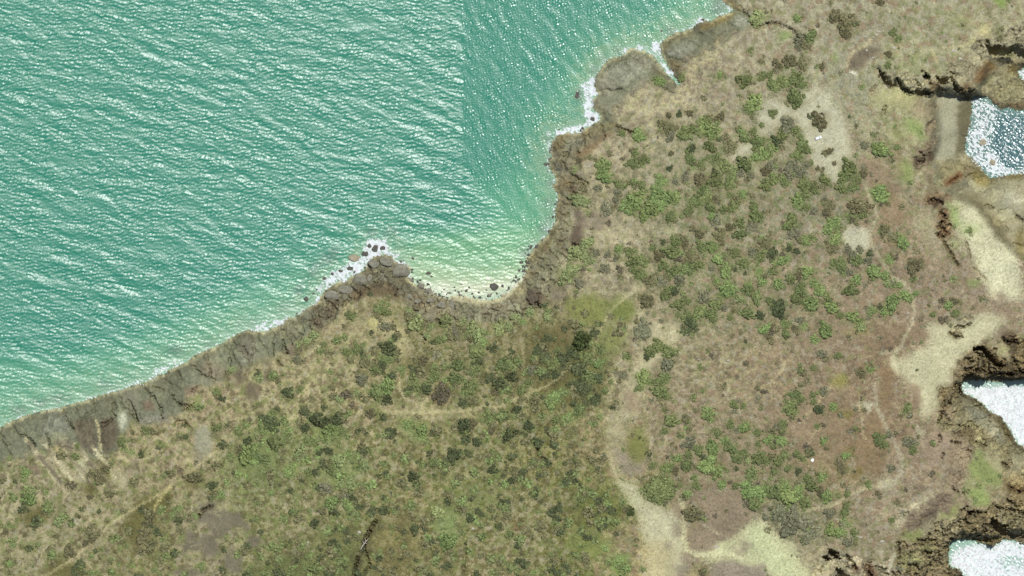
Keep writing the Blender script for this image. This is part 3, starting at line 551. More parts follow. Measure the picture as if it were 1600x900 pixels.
SHRUBS = """
1185 28 12 y 1162 125 11 m 1125 118 6 b 1065 120 8 m 1030 127 9 b 1190 122 6 m 1172 80 6 m
1245 29 7 b 1267 57 9 m 1248 67 10 g 1261 71 9 o 1322 38 15 o 1305 24 9 o 1300 30 7 o 1322 55 8 o 1375 4 8 o 1395 52 7 m 1398 65 5 m 1387 86 6 o 1284 105 6 o 1234 95 10 o 1215 103 9 o 1253 102 9 o 1202 117 7 m 1207 132 9 m 1225 130 10 m 1243 127 12 m 1254 134 8 m 1386 103 6 m
1178 160 12 b 1172 172 9 m 1043 198 13 o 1048 212 9 g 1061 178 6 d 1045 180 5 o 1077 177 6 o 1070 210 10 m 1083 203 10 m 1100 197 11 b 1112 208 12 b 1105 188 8 m 1125 182 8 o 1048 240 5 o 1046 263 6 d 1080 233 7 d 1078 249 9 m 1095 260 8 m 1083 262 6 b 1110 230 9 m 1118 250 11 m 1141 229 10 o 1158 206 6 b 1164 216 9 m 1177 207 8 m 1190 196 5 m 1185 222 10 m 1183 236 8 m 1163 256 12 m 1180 246 8 b 1196 240 10 b 1135 264 11 m 1119 281 12 m 1140 285 11 m 1156 272 8 g 1095 283 12 o 1100 298 9 m 1033 283 9 b 1055 285 7 g 1070 278 7 g 1172 275 6 g 1196 268 8 o 1196 290 9 m 1003 215 7 b 1005 250 9 m 1003 290 7 m
1243 155 13 m 1207 178 7 m 1280 190 14 o 1229 197 12 g 1224 210 9 m 1242 206 8 m 1213 222 9 d 1202 235 9 m 1250 215 6 m 1252 226 9 m 1259 234 7 m 1245 244 9 m 1295 237 7 o 1237 260 10 g 1260 258 7 g 1250 271 9 g 1232 272 9 g 1204 259 8 g 1208 280 10 m 1225 286 8 m 1255 288 10 m 1272 296 9 m 1288 283 10 m 1325 263 12 m 1319 276 10 m 1336 281 8 m 1314 292 10 m 1331 294 9 m 1347 273 7 o 1302 256 4 o 1375 235 12 b 1350 228 7 g 1372 298 10 b 1276 264 4 o 1285 264 3 o
942 260 11 b 945 275 11 b 934 293 7 g 965 287 8 m 905 313 12 y 949 326 10 g 988 256 9 m 992 240 8 m 997 211 10 b 990 285 7 m 984 322 13 b 996 313 13 b 965 300 6 g 920 333 5 y 972 208 5 m 905 250 5 o 899 265 6 y 962 312 7 g
918 380 10 y 901 395 12 y 921 405 11 y 884 430 13 y 897 422 10 y 905 442 9 g 930 395 8 g 967 389 7 b 984 395 8 m 992 408 12 m 990 421 8 m 998 432 7 m 945 420 8 g 949 397 6 g 962 405 6 g 970 425 5 o 855 496 7 y 828 488 8 y 806 497 8 y 817 503 7 b
1025 305 12 b 1041 310 12 b 1020 325 12 b 1008 338 9 b 1055 308 9 b 1033 322 9 b 1048 339 9 m 1104 309 12 m 1086 316 11 m 1110 326 9 m 1075 330 8 m 1118 313 8 o 1130 328 7 m 1146 324 9 m 1160 304 8 b 1141 306 8 m 1177 323 8 m 1180 338 11 m 1155 349 8 m 1155 366 9 m 1173 356 9 g 1118 345 9 g 1111 339 6 b 1125 368 10 o 1092 365 8 o 1095 385 10 m 1111 386 9 b 1140 355 7 o 1036 378 5 d 1056 378 10 m 1050 395 12 m 1070 382 7 o 1020 388 7 m 1030 400 9 o 1003 408 11 m 1036 416 9 m 1003 430 9 m 1080 403 9 o 1074 421 12 m 1089 414 9 m 1054 424 9 m 1062 436 8 g 1035 441 9 g 1015 440 9 o 1121 406 9 b 1131 399 6 m 1148 396 9 m 1174 395 8 g 1186 401 8 m 1160 411 11 m 1133 425 10 b 1119 440 6 b 1137 446 8 b 1185 425 8 b 1148 422 4 d 1163 427 4 d 1190 440 8 b 1168 446 7 b 1195 380 9 o 1112 420 8 g
1236 348 12 m 1244 316 10 b 1256 306 9 m 1257 325 8 m 1270 330 7 g 1294 322 10 o 1290 333 8 o 1341 323 14 o 1330 338 9 m 1346 336 8 m 1373 306 13 b 1300 349 10 b 1291 360 8 b 1311 356 7 m 1304 373 10 b 1299 387 11 o 1256 376 9 b 1265 371 6 m 1240 366 9 g 1232 388 6 d 1243 393 6 d 1205 396 9 d 1220 408 7 b 1206 425 8 m 1229 404 6 b 1260 425 10 b 1245 431 6 o 1234 436 8 m 1310 413 11 m 1323 388 7 g 1331 398 7 g 1341 390 6 g 1337 406 9 m 1354 406 8 g 1359 393 6 g 1388 405 9 b 1364 425 11 b 1381 431 8 b 1336 437 8 b 1325 425 8 g 1385 443 7 y 1214 444 8 b 1270 442 7 b 1251 446 6 m 1280 447 6 m 1380 360 9 o 1396 372 9 o
1408 378 10 b 1426 418 12 o 1437 411 8 o 1403 446 6 b
1135 455 11 b 1166 452 9 m 1155 466 7 y 1181 466 10 m 1040 460 10 m 1053 455 8 d 1010 470 10 o 1060 476 9 m 1072 470 8 m 1118 476 10 m 1100 464 9 g 1130 480 6 g 1075 495 10 m 1091 489 12 m 1105 490 10 m 1114 498 8 m 1080 505 9 d 1073 516 10 d 1140 497 6 m 1167 490 9 m 1186 493 7 d 1059 492 5 m 1004 512 12 g 1008 522 9 g 1033 501 5 g 1028 540 10 m 1016 548 9 m 1045 549 9 m 1010 558 6 d 1042 570 10 g 1005 590 11 b 1036 592 10 m 1026 598 8 m 1195 513 9 b 1198 526 7 o 1164 567 5 w
1280 455 9 b 1248 455 9 m 1243 468 9 m 1265 475 12 b 1293 468 7 m 1297 480 9 b 1327 455 10 m 1216 482 14 d 1226 506 9 m 1227 522 7 m 1250 500 6 g 1255 510 7 b 1240 513 7 o 1288 517 11 b 1271 530 8 b 1310 493 6 m 1330 496 10 b 1345 501 6 m 1360 486 9 m 1355 496 5 g 1392 474 11 b 1380 486 8 b 1308 555 7 m 1283 553 8 g 1358 577 8 b 1343 583 8 o 1252 583 7 o 1270 575 6 m 1262 595 6 g 1343 511 8 y 1203 510 6 o 1201 470 6 m
1410 460 9 b 1419 467 6 b 1429 458 5 b 1480 478 7 b 1489 470 7 o 1455 491 5 m 1471 499 8 w 1491 489 7 m
908 534 14 k 914 526 8 k 935 568 9 b 901 555 6 m 825 597 7 m 832 579 8 g 805 566 9 m 945 611 7 m 998 606 8 m 974 586 7 g 866 621 11 b 998 520 9 g 870 548 7 m
649 506 12 y 640 489 7 y 697 502 9 y 737 513 10 y 746 526 11 y 756 536 8 b 780 513 10 y 795 511 8 y 722 504 7 y 617 528 8 d 606 545 12 d 604 560 9 m 603 511 8 g 601 485 9 m 745 551 11 m 712 521 10 g 685 531 7 m 668 525 6 y 661 562 8 o 680 585 9 m 715 571 10 m 710 592 10 m 740 580 9 m 650 600 12 m 638 610 7 d 665 608 10 d 735 606 12 m 726 617 9 m 785 571 11 m 781 590 9 m 775 612 8 o 690 618 14 w 606 604 11 b 604 624 9 d
404 590 8 y 503 549 7 m 506 539 6 m 541 550 8 m 557 546 9 m 547 493 8 m 570 566 9 o 587 577 8 m 580 520 5 d 450 614 9 d 465 612 5 m 566 592 9 g 590 612 12 m 558 613 6 y 532 624 7 y 480 534 8 y 491 524 8 y 467 540 6 y 464 562 7 g 543 615 6 w
190 690 8 m 122 697 6 m 118 713 7 m 41 738 8 b 23 735 6 m 15 716 5 y 47 781 10 b 51 767 7 y 93 815 8 y 9 832 7 o 25 753 6 d 142 776 6 o 145 842 7 o 135 848 6 o 110 861 9 o 165 733 8 o 156 748 9 o
228 673 8 m 284 685 5 d 340 668 8 m 374 676 6 m 262 740 6 d 283 736 6 w 304 746 11 o 205 708 7 b 363 578 7 y 384 714 12 b 396 702 9 b 388 690 8 d 376 704 8 o 284 804 6 b 306 806 5 b 251 865 6 b 273 860 5 b 347 774 6 b 235 812 11 o 224 838 11 o 243 848 8 o
426 665 13 d 410 670 8 m 497 656 12 d 524 657 12 d 510 663 9 d 514 673 12 b 535 673 8 m 524 686 6 m 478 669 8 d 468 708 10 y 455 733 8 b 500 707 7 d 514 704 8 d 531 719 11 y 545 710 8 b 521 736 9 m 570 727 9 y 534 755 8 y 550 754 8 y 510 761 9 g 580 645 8 o 552 633 6 w 430 692 12 m 411 716 13 m 414 736 10 m
541 775 8 g 546 788 9 b 550 800 6 d 519 784 10 b 492 816 7 d 522 862 9 o 491 886 9 m 425 770 5 b
646 744 9 d 651 757 7 d 677 722 8 m 709 712 11 d 721 709 8 m 745 690 8 d 724 665 10 d 737 661 8 o 770 734 8 d 738 777 7 d 735 808 8 d 752 803 5 d 684 800 10 y 700 844 13 b 636 664 8 b 660 672 9 b 764 654 11 m 788 649 9 m 796 680 10 d 768 672 8 o
840 548 9 d 852 560 10 d 862 572 9 m 880 560 9 d 893 552 10 d 905 575 12 d 922 590 11 m 915 606 10 d 895 600 9 d 880 615 9 m 935 590 9 d 930 625 9 d 905 640 9 m 868 585 8 d 845 580 9 m 920 560 10 m 940 548 9 m 780 600 10 d 800 590 9 d 815 610 9 m 826 665 9 d 808 640 8 d 860 631 9 b 888 653 9 b 868 656 8 m 908 780 7 m 946 787 7 b 985 798 7 k 966 874 11 b 978 886 8 b 808 851 6 d 809 875 6 d
1030 612 11 m 1043 619 7 m 1037 640 5 m 1048 657 10 m 1071 652 6 d 1106 648 11 b 1147 632 7 m 1160 634 5 m 1140 662 8 m 1162 667 9 b 1182 676 7 m 1037 673 6 m 1063 680 7 b 1072 668 5 b 1119 676 8 m 1133 688 8 b 1141 698 10 m 1078 690 10 g 1090 702 9 m 1112 699 11 b 1151 714 9 m 1161 708 7 m 1183 693 6 m 1198 688 7 b 1184 716 10 m 1197 718 7 m 1058 716 6 b 1042 730 11 b 1054 734 8 o 1072 726 9 m 1075 709 7 m 1106 727 13 b 1120 736 11 b 1149 731 5 d 1172 740 10 m 1020 727 6 m 1083 745 5 m 1167 720 6 y
1234 637 13 m 1240 616 9 m 1250 623 7 m 1268 616 5 m 1270 627 6 m 1277 639 8 d 1285 611 7 g 1222 662 7 m 1211 668 6 g 1221 674 5 m 1204 683 7 b 1219 688 9 b 1207 697 5 m 1225 710 7 m 1215 720 9 m 1243 708 6 m 1252 715 6 m 1264 706 8 d 1286 688 7 b 1290 700 5 o 1320 711 8 b 1313 731 8 o 1275 666 6 m 1372 685 9 m 1380 694 7 m 1388 678 6 g 1335 669 5 m 1300 635 7 b 1283 745 8 b 1230 731 6 m 1246 736 7 d 1208 736 6 m 1260 746 7 m 1390 730 6 g 1414 640 8 m 1419 690 10 g 1424 702 7 m
1030 765 21 m 1063 757 6 m 1073 770 7 b 1088 758 8 m 1127 756 8 b 1148 757 6 m 1171 765 13 b 1186 772 11 b 1176 787 9 m 1195 763 9 b 1081 803 13 o 1098 893 7 o 1196 808 6 g
1211 770 13 m 1231 776 13 b 1225 760 10 b 1246 766 10 b 1255 786 12 m 1266 758 9 m 1280 766 7 o 1290 776 9 b 1308 774 6 m 1322 771 6 m 1355 755 7 m 1370 770 5 o 1216 799 12 g 1236 805 13 g 1256 816 14 g 1231 826 13 g 1265 832 12 g 1256 841 8 g 1297 828 10 b 1310 831 8 b 1322 818 7 y 1318 800 8 m 1321 788 6 m 1295 800 8 g 1332 830 7 m 1323 846 8 g 1391 812 5 m
"""
CODE = {'m': 'mid', 'b': 'bright', 'd': 'dark', 'o': 'olive', 'g': 'grey', 'y': 'yellow', 'k': 'black', 'w': 'brown'}
tk = SHRUBS.split(); sh_all = [(float(tk[i]), float(tk[i + 1]), float(tk[i + 2]), CODE[tk[i + 3]]) for i in range(0, len(tk), 4)]
for x_, y_, r_, c_ in sh_all:
    gcol_ = {'yellow': (132, 138, 88), 'bright': (122, 132, 80), 'mid': (116, 122, 80), 'dark': (104, 112, 74), 'olive': (122, 116, 80), 'grey': (134, 132, 104), 'brown': (120, 104, 78), 'black': (96, 100, 62)}[c_]
    paint(gcol_, r_ * .5, ell(x_, y_, r_ * 1.45, r_ * 1.3), .5, tex=.1)
    win_, m_ = poly_mask(ell(x_, y_, r_ * 1.6, r_ * 1.5), r_ * .4); VEG[win_] = np.maximum(VEG[win_], .75 * m_ * (CLS[win_] != 2) + .3 * m_)
RGB[water] = RGB[water]
# ------------------------------------------------------------------ fractured rock: slabs and blocks with their own height and tint
def fracture(mask, radius, angle, stretch, seed):
    jj, ii = np.nonzero(mask); r = np.random.default_rng(seed)
    X = (PX + .5 * N_s1 + 1.6 * N_w1)[mask]; Y = (PY + .5 * N_s2 + 1.6 * N_w2)[mask]
    order_ = r.permutation(len(jj))[:6000]; sx, sy, sr, sa = [], [], [], []
    gxs = np.zeros(0); gys = np.zeros(0); grs = np.zeros(0)
    for q in order_:
        x, y, rr = PX[jj[q], ii[q]], PY[jj[q], ii[q]], radius[jj[q], ii[q]]
        if len(sx) and np.min(np.hypot(np.array(sx) - x, np.array(sy) - y) - np.minimum(np.array(sr), rr)) < 0: continue
        sx.append(x); sy.append(y); sr.append(rr); sa.append(angle[jj[q], ii[q]])
    sx, sy, sr, sa = map(lambda v: np.array(v, np.float32), (sx, sy, sr, sa)); ns = len(sx)
    ca, sn = np.cos(sa), np.sin(sa)
    ID = np.zeros(len(X), int); E = np.zeros(len(X), np.float32); TX = np.zeros(len(X), np.float32); SEC = np.zeros(len(X), int)
    for a in range(0, len(X), 4000):
        dx_ = X[a:a + 4000, None] - sx; dy_ = Y[a:a + 4000, None] - sy
        u = (dx_ * ca + dy_ * sn) / stretch; v = -dx_ * sn + dy_ * ca
        d = np.sqrt(u * u + v * v); o2 = np.argpartition(d, 1, axis=1)[:, :2]; k_ = np.arange(len(d))
        d0, d1 = d[k_, o2[:, 0]], d[k_, o2[:, 1]]; sw = d0 > d1
        i0 = np.where(sw, o2[:, 1], o2[:, 0]); i1 = np.where(sw, o2[:, 0], o2[:, 1])
        ID[a:a + 4000] = i0; SEC[a:a + 4000] = i1; E[a:a + 4000] = np.abs(d1 - d0) / 2; TX[a:a + 4000] = v[k_, i0]
    rh = r.uniform(-1, 1, ns).astype(np.float32); rt_ = r.normal(0, 1, (ns, 2)).astype(np.float32); pr = ((ID * 7919 + SEC * 7919 + ID * SEC) % 101) / 101.0
    return rh[ID], rt_[ID], E, TX, pr.astype(np.float32)
GY_, GX_ = np.gradient(blur(dS, 16)); ang_w = np.arctan2(GY_, GX_).astype(np.float32)
mw = (CLS == 1) & ~water
radw = np.interp(PX[0], [0, 380, 440, 500, 560, 700, 800, 850, 915, 935, 1100, 1200], [30, 30, 18, 12, 10, 10, 9, 9, 13, 40, 40, 26]).astype(np.float32)[None, :] * np.ones(SHP, np.float32)
fh, ft, fe, fx_, fp = fracture(mw, radw, ang_w, 2.1, 301)
big = ss(radw[mw], 10, 22)
dHw = fh * (.35 + .5 * (1 - big)) + .5 * ss(fe, 0, 3.5 + 4 * big) + ft[:, 0] * .03 * fx_
dHw -= (1.9 + 1.8 * (fp > .7)) * (1 - ss(fe, .35, 1.8)) * (fp > .42)
ROCKH = np.zeros(SHP, np.float32); ROCKH[mw] = dHw
tint = 1 + .055 * ft[:, 1]; RGB[mw] *= tint[:, None]
kk = (ss(fh, .25, .9) * .35 * (1 - .6 * big))[:, None]; RGB[mw] = RGB[mw] * (1 - kk) + np.array([106, 90, 66], np.float32) * kk
kk = (ss(-fh, .3, .9) * .30)[:, None]; RGB[mw] = RGB[mw] * (1 - kk) + np.array([136, 130, 108], np.float32) * kk
mc = (CRAG > .12) & ~water & (CLS == 5)
radc = np.where(CRAG > .6, 8.0, np.where(CRAG > .25, 15.0, 22.0)).astype(np.float32) * (1 + .35 * np.clip(N_w1, -1, 1.2))
fh, ft, fe, fx_, fp = fracture(mc, radc, np.full(SHP, math.radians(-26), np.float32), 1.9, 302)
kc = np.clip(CRAG[mc], .32, 1.2)
ROCKH[mc] = kc * (fh * 1.15 + .7 * ss(fe, 0, 3) + ft[:, 0] * .10 * fx_) - kc * (1.8 + 3.0 * (fp > .72)) * (1 - ss(fe, .35, 1.9)) * (fp > .35)
RGB[mc] *= (1 + .075 * ft[:, 1])[:, None]
kk = (ss(fh, .1, .8) * .30)[:, None]; RGB[mc] = RGB[mc] * (1 - kk) + np.array([166, 154, 122], np.float32) * kk

# ------------------------------------------------------------------ terrain height (metres)
plate = 0.6 + 2.0 * ss(dS, 0, 12) + 5.0 * ss(dS, 6, 60) + 15.0 * ss(dS, 30, 320)
low = np.zeros(SHP, np.float32)
def lowz(s, soft=1.5): 
    win, m_ = poly_mask(pts(s), soft, 1); low[win] = np.maximum(low[win], m_)
lowz("1462 146 1530 150 1545 92 1562 88 1600 96 1690 92 1690 410 1592 402 1576 382 1556 362 1540 338 1520 318 1490 304 1466 290 1462 258 1456 244 1463 215", 5)
lowz("1500 606 1530 622 1555 636 1580 665 1592 690 1690 700 1690 770 1585 764 1560 730 1545 700 1522 690 1500 660 1494 630", 10)
lowz("1500 836 1540 838 1580 832 1690 838 1690 856 1480 856", 4); lowz("1440 880 1490 852 1510 990 1440 990", 12)
lowh = 0.9 + 3.2 * ss(dC, 2, 60) + 1.2 * ss(dC, 0, 6)
H = (plate * (1 - low) + lowh * low).astype(np.float32)
# red rock wedge and headland blocks standing above the low platform
def mound(p, h, soft=4):
    win, m_ = poly_mask(p, soft, 2); H[win] += h * m_
mound(pts("1500 150 1512 124 1532 98 1548 96 1555 110 1540 126 1526 142"), 4.5, 3); mound(pts("1470 290 1486 274 1510 262 1520 268 1500 276 1482 292"), 2.0, 2)
mound(ell(1507, 498, 14, 11), 2.4, 4); mound(ell(1491, 521, 10, 6), 2.0, 3); mound(ell(1570, 135, 22, 18), 1.5, 6)
N_veg = noise(4.5, 1.4, 51); N_crag = noise(14, 1.55, 52); N_crag2 = noise(9, 1.4, 53, (math.radians(-28), 2.6))
rk = np.clip(CRAG, 0, 1.4); sl = np.clip(SLAB, 0, 1)
H += ROCKH * ss(dW, 0, 3)
H += rk * (0.35 * N_crag2 + 0.55 * (1 - 2 * np.abs(np.clip(N_crag, -1.5, 1.5)))) * ss(dW, 0, 5)
H += sl * (0.022 * stx + 0.12 * N_m) * ss(dW, 0, 4)
H += (1 - np.clip(rk + sl, 0, 1)) * ((0.10 + 0.34 * np.clip(VEG, 0, 1)) * N_veg + 0.25 * N_m) * ss(dW, 2, 10) * np.where(CLS == 2, .4, 1) * np.where(CLS == 3, .5, 1) * np.where(CLS == 4, .6, 1)
# cracks, gullies and clefts are cut into the rock
def gash(s, wid, dep):
    p = pts(s); wid = wid * 1.15 + .5; win, d = line_dist(p, wid * 2 + 6, 2)
    if win is None: return
    v = 0.75 + 0.35 * np.clip(N_m2[win], -1.2, 1.2)
    H[win] -= 2.0 * dep * (1 - ss(d, wid * 0.35, wid * 1.0)) * v
G = """
2.6 2.2|18 664 25 675 31 681|2.8 2.4|38 680 47 688 54 695|1.8 .9|75 644 66 668 60 686|1.8 1.2|97 640 102 652 114 670|2.6 2|105 660 113 669
3.2 4|200 627 208 640 213 654|2.4 1.6|240 605 254 610|2.4 2|274 576 281 590|1.8 1.2|262 598 282 608|1.6 1.3|351 540 362 555 376 574|2.6 2|379 542 386 554|1.8 1.2|374 541 378 552|2.6 2|395 544 400 549
2.6 2|300 612 306 606|3 2.4|292 640 298 636|3 2.4|282 632 290 634|2.6 2|276 660 288 658 294 666|2.4 2|333 667 338 674
2.2 1.8|433 508 442 519 450 530 457 538|2 1.6|466 494 471 508 474 516|2 1.4|452 520 462 530|1.8 1.2|476 500 480 508|3.4 3.2|443 540 448 552|2.2 2|434 566 440 572
4 4.5|523 484 520 496 513 502|2.6 2.5|497 487 494 500|2.4 2|505 470 500 482|2.2 1.8|484 492 490 502|3.6 4|553 456 557 466 562 460|2.6 2.6|534 478 540 472 548 466
2.2 2.2|573 412 577 420 582 430 578 436|2 1.8|590 410 592 424 602 438 610 446|2.2 2|606 420 612 436 624 444|2.4 2.2|560 440 566 448 576 452|2 2|568 430 580 434 590 428|2.6 2.4|630 448 640 456 646 468
2 1.6|512 452 506 466 510 476|2 1.4|530 444 522 456 514 464|2 1.6|648 458 656 470 662 480|2 1.6|664 464 670 476|2 1.6|676 468 684 478 690 488|2 1.8|702 462 706 476 712 488|2 1.8|680 482 690 494|3.4 3.5|683 500 690 508|2.4 2|730 480 736 488|3 2.6|634 494 638 502|2.6 2.4|658 524 664 530 662 536
2.4 3|810 444 815 452 820 457|3 3|822 470 828 478|3.4 3|838 474 842 480|2.8 2.4|805 488 815 492
2 2|860 247 872 246|1.8 1.4|880 238 888 239|2 1.6|876 252 880 256|2.2 2.4|884 268 896 275 908 281 918 286|2.2 2|906 286 914 290|2 1.8|875 304 884 309|2.6 3|963 198 976 204 985 207 996 206|2.8 3|895 382 902 384
1.4 .8|940 180 958 196|1.4 .8|948 112 965 96 972 88|1.4 .8|984 88 1010 104|1.6 1|1020 108 1026 112 1032 114|2 1.6|1054 112 1059 105|2.6 3|1056 123 1062 130
2.6 3|1140 12 1152 17 1158 18 1166 24 1175 30|2 2|1156 10 1162 18|2.6 2.6|1175 36 1182 41 1190 42 1199 37|2.4 2.4|1199 37 1206 37 1214 37 1224 41 1232 44 1238 49 1246 58
1.4 .8|1093 52 1104 58|1.4 .8|1080 66 1094 74|1.4 .8|1108 50 1122 56
3 3|312 806 317 797 331 790|3 3|588 813 578 828|3.4 3.4|577 830 570 846 566 862|3 3|560 870 555 888 554 900|2.6 2.6|572 862 578 880 570 896|2.4 2.2|832 688 840 702 846 716|2.4 2|848 716 860 724|2 1.6|727 850 728 868 722 892|3 2.6|1378 178 1382 168|2 2|1358 143 1368 134
2 2.5|1400 122 1408 130|2 2.5|1428 126 1436 136|2.2 3|1446 121 1452 132|2 2.5|1462 122 1468 130|2.4 3|1484 122 1496 138 1506 146|2 2.5|1438 112 1448 118|2.2 3|1484 114 1494 118
2 2|1585 64 1592 70 1600 72|3.4 4|1540 66 1545 78 1550 84|2.4 4|1508 148 1520 142|2 2.6|1496 276 1484 286|2.4 3|1503 260 1520 264|2.4 3|1510 278 1522 272|2 2|1462 288 1470 290|2.6 2.4|1588 336 1594 342 1600 344|2 2|1542 320 1552 326
3 3|1449 316 1458 312 1470 318|2.6 3|1468 332 1478 342|2.4 2.6|1466 350 1474 346|3 3|1462 366 1470 370|2.4 2.4|1473 378 1482 394 1494 414|1.8 1.6|1508 380 1514 404|1.6 1.4|1520 420 1540 438
3 4|1506 578 1516 576 1528 580|4 5|1535 578 1550 584 1580 586|3 4|1580 560 1590 576 1600 584|3 4|1565 528 1572 536 1584 532|2.6 3|1540 574 1552 576
2 3|1490 510 1504 511 1514 506|2.4 3|1482 520 1492 527 1500 526|2.4 3|1464 660 1470 644 1478 634 1484 622|2.6 3.4|1496 602 1500 616|2.2 3|1486 690 1496 692|2.4 3|1466 680 1468 690|3 4|1566 724 1574 728|2.2 2.6|1510 704 1518 706|2 2.4|1520 690 1540 696|2 2.4|1472 708 1470 714|2.2 3|1500 664 1512 668|2.2 2.6|1530 656 1546 660
3 4|1512 800 1530 800|3.2 4|1484 842 1494 846 1510 842|2.6 3.4|1550 788 1562 794 1580 796 1598 802|2.4 3|1505 812 1516 800|2.4 3|1520 826 1528 836 1538 830|3 4|1476 856 1484 850|2.2 3|1432 842 1446 846 1462 842|2.4 3|1400 846 1404 862|2.2 2.8|1440 866 1456 862 1470 868|2.4 3|1450 884 1462 888 1472 884|2.4 3|1575 760 1590 768 1600 770|2.6 3.4|1572 780 1586 790|2 2.4|1486 762 1494 768|2 2.4|1504 770 1512 766|2.4 2.6|1498 798 1510 792
2.2 3|1322 868 1332 880 1336 888|2.6 3.4|1350 890 1360 898|2 2.4|1280 890 1284 884
"""
for ln in G.strip().splitlines():
    t = ln.split('|')
    for a_, b_ in zip(t[0::2], t[1::2]):
        wv, dv = [float(q) for q in a_.split()]; gash(b_, wv, dv)
win, ms = poly_mask(pts("1362 98 1372 112 1384 128 1394 133 1400 124 1410 140 1424 147 1432 134 1444 144 1456 147 1468 130 1475 147 1492 150 1516 154 1520 215 1330 215"), 1.0, 1)
_, dl = line_dist(pts("1365 102 1384 128 1410 140 1424 147 1456 147 1492 150 1516 154"), 130, 2); w2, dl = line_dist(pts("1365 102 1384 128 1410 140 1424 147 1456 147 1492 150 1516 154"), 130, 2)
dfull = np.full(SHP, 999, np.float32); dfull[w2] = dl
H[win] -= 14.0 * ms * np.exp(-dfull[win] / 30.0) * ss(PX[win], 1358, 1400)
def pit(s_, floor, warp=2):  # pits follow black crevice and cliff-shadow outlines, sunk so shade fills them
    win, m_ = poly_mask(pts(s_), .6, warp); H[win] = np.minimum(H[win], H[win] * (1 - m_) + floor * m_)
pit("1296 856 1304 861 1313 872 1308 874 1299 870 1292 862", 4); pit("1283 869 1292 867 1299 873 1290 876", 6); pit("1304 888 1314 887 1322 896 1330 904 1340 930 1310 930 1309 898", 2)
pit("1547 808 1556 812 1562 822 1576 830 1583 837 1566 839 1554 828 1545 819", .5); pit("1486 846 1500 842 1520 843 1504 850 1486 856", .3); pit("1552 826 1562 820 1574 818 1570 823 1558 829", 2)
pit("1518 543 1533 540 1546 552 1557 565 1570 570 1562 575 1549 570 1539 557 1530 547 1519 549", 3); pit("1504 590 1515 583 1535 590 1550 586 1580 590 1600 589 1690 586 1690 597 1503 598", .3)
for p_ in ("1370 107 1379 115 1389 127 1397 131 1400 135 1391 137 1381 131 1374 119", "1398 121 1406 127 1413 137 1423 141 1426 148 1414 146 1404 137", "1426 142 1436 139 1448 142 1457 146 1448 150 1432 149", "1462 122 1478 120 1481 128 1472 135 1467 130", "1469 137 1480 145 1493 148 1489 153 1473 151", "1485 125 1494 133 1508 148 1501 150 1489 141", "1438 118 1448 116 1452 122 1442 124"): pit(p_, 4.5)
pit("1538 71 1560 72 1579 74 1588 69 1600 76 1690 72 1690 102 1600 99 1585 97 1575 88 1560 90 1545 88", 1.0)  # trench in the outline of the north cliff's shadow, added to stay black
H = np.maximum(H, 0.22 + 0.2 * ss(dW, 0, 4)).astype(np.float32)
H = np.where(water, -1.4 * ss(dL, 0.2, 2.5) - 0.3, H).astype(np.float32)

def hgt(px, py):
    i = int(round((px - X0) / DX)); j = int(round((py - Y0) / DX))
    return float(H[min(max(j, 0), NY - 1), min(max(i, 0), NX - 1)])

# ------------------------------------------------------------------ materials
def new_mat(name):
    m = bpy.data.materials.new(name); m.use_nodes = True
    n = m.node_tree; return m, n, n.nodes['Principled BSDF'], n.links

def surface_mat(name, rough, amp, scale, bump, attr='tint', dist=.25):
    m, n, b, L = new_mat(name)
    at = n.nodes.new('ShaderNodeAttribute'); at.attribute_name = attr
    tc = n.nodes.new('ShaderNodeTexCoord')
    nz = n.nodes.new('ShaderNodeTexNoise'); nz.inputs['Scale'].default_value = scale; nz.inputs['Detail'].default_value = 5; nz.inputs['Roughness'].default_value = .65
    L.new(tc.outputs['Object'], nz.inputs['Vector'])
    mr = n.nodes.new('ShaderNodeMapRange'); mr.inputs[1].default_value = .25; mr.inputs[2].default_value = .75; mr.inputs[3].default_value = 1 - amp; mr.inputs[4].default_value = 1 + amp
    L.new(nz.outputs['Fac'], mr.inputs[0])
    mx = n.nodes.new('ShaderNodeVectorMath'); mx.operation = 'SCALE'
    L.new(at.outputs['Color'], mx.inputs[0]); L.new(mr.outputs[0], mx.inputs['Scale'])
    L.new(mx.outputs[0], b.inputs['Base Color'])
    b.inputs['Roughness'].default_value = rough; b.inputs['Specular IOR Level'].default_value = .25
    if bump:
        bp_ = n.nodes.new('ShaderNodeBump'); bp_.inputs['Strength'].default_value = bump; bp_.inputs['Distance'].default_value = dist
        L.new(nz.outputs['Fac'], bp_.inputs['Height']); L.new(bp_.outputs[0], b.inputs['Normal'])
    return m
M_ground = surface_mat('dry_grass_and_soil', .95, .10, 1.1, .45)
M_rock = surface_mat('weathered_rock', .85, .06, .5, .3)
M_sand = surface_mat('bare_sandy_soil', .95, .07, 1.3, .3)
M_pebble = surface_mat('grey_pebbles', .9, .20, 1.8, .8)
M_foam = surface_mat('sea_foam', .9, .045, .35, .12)

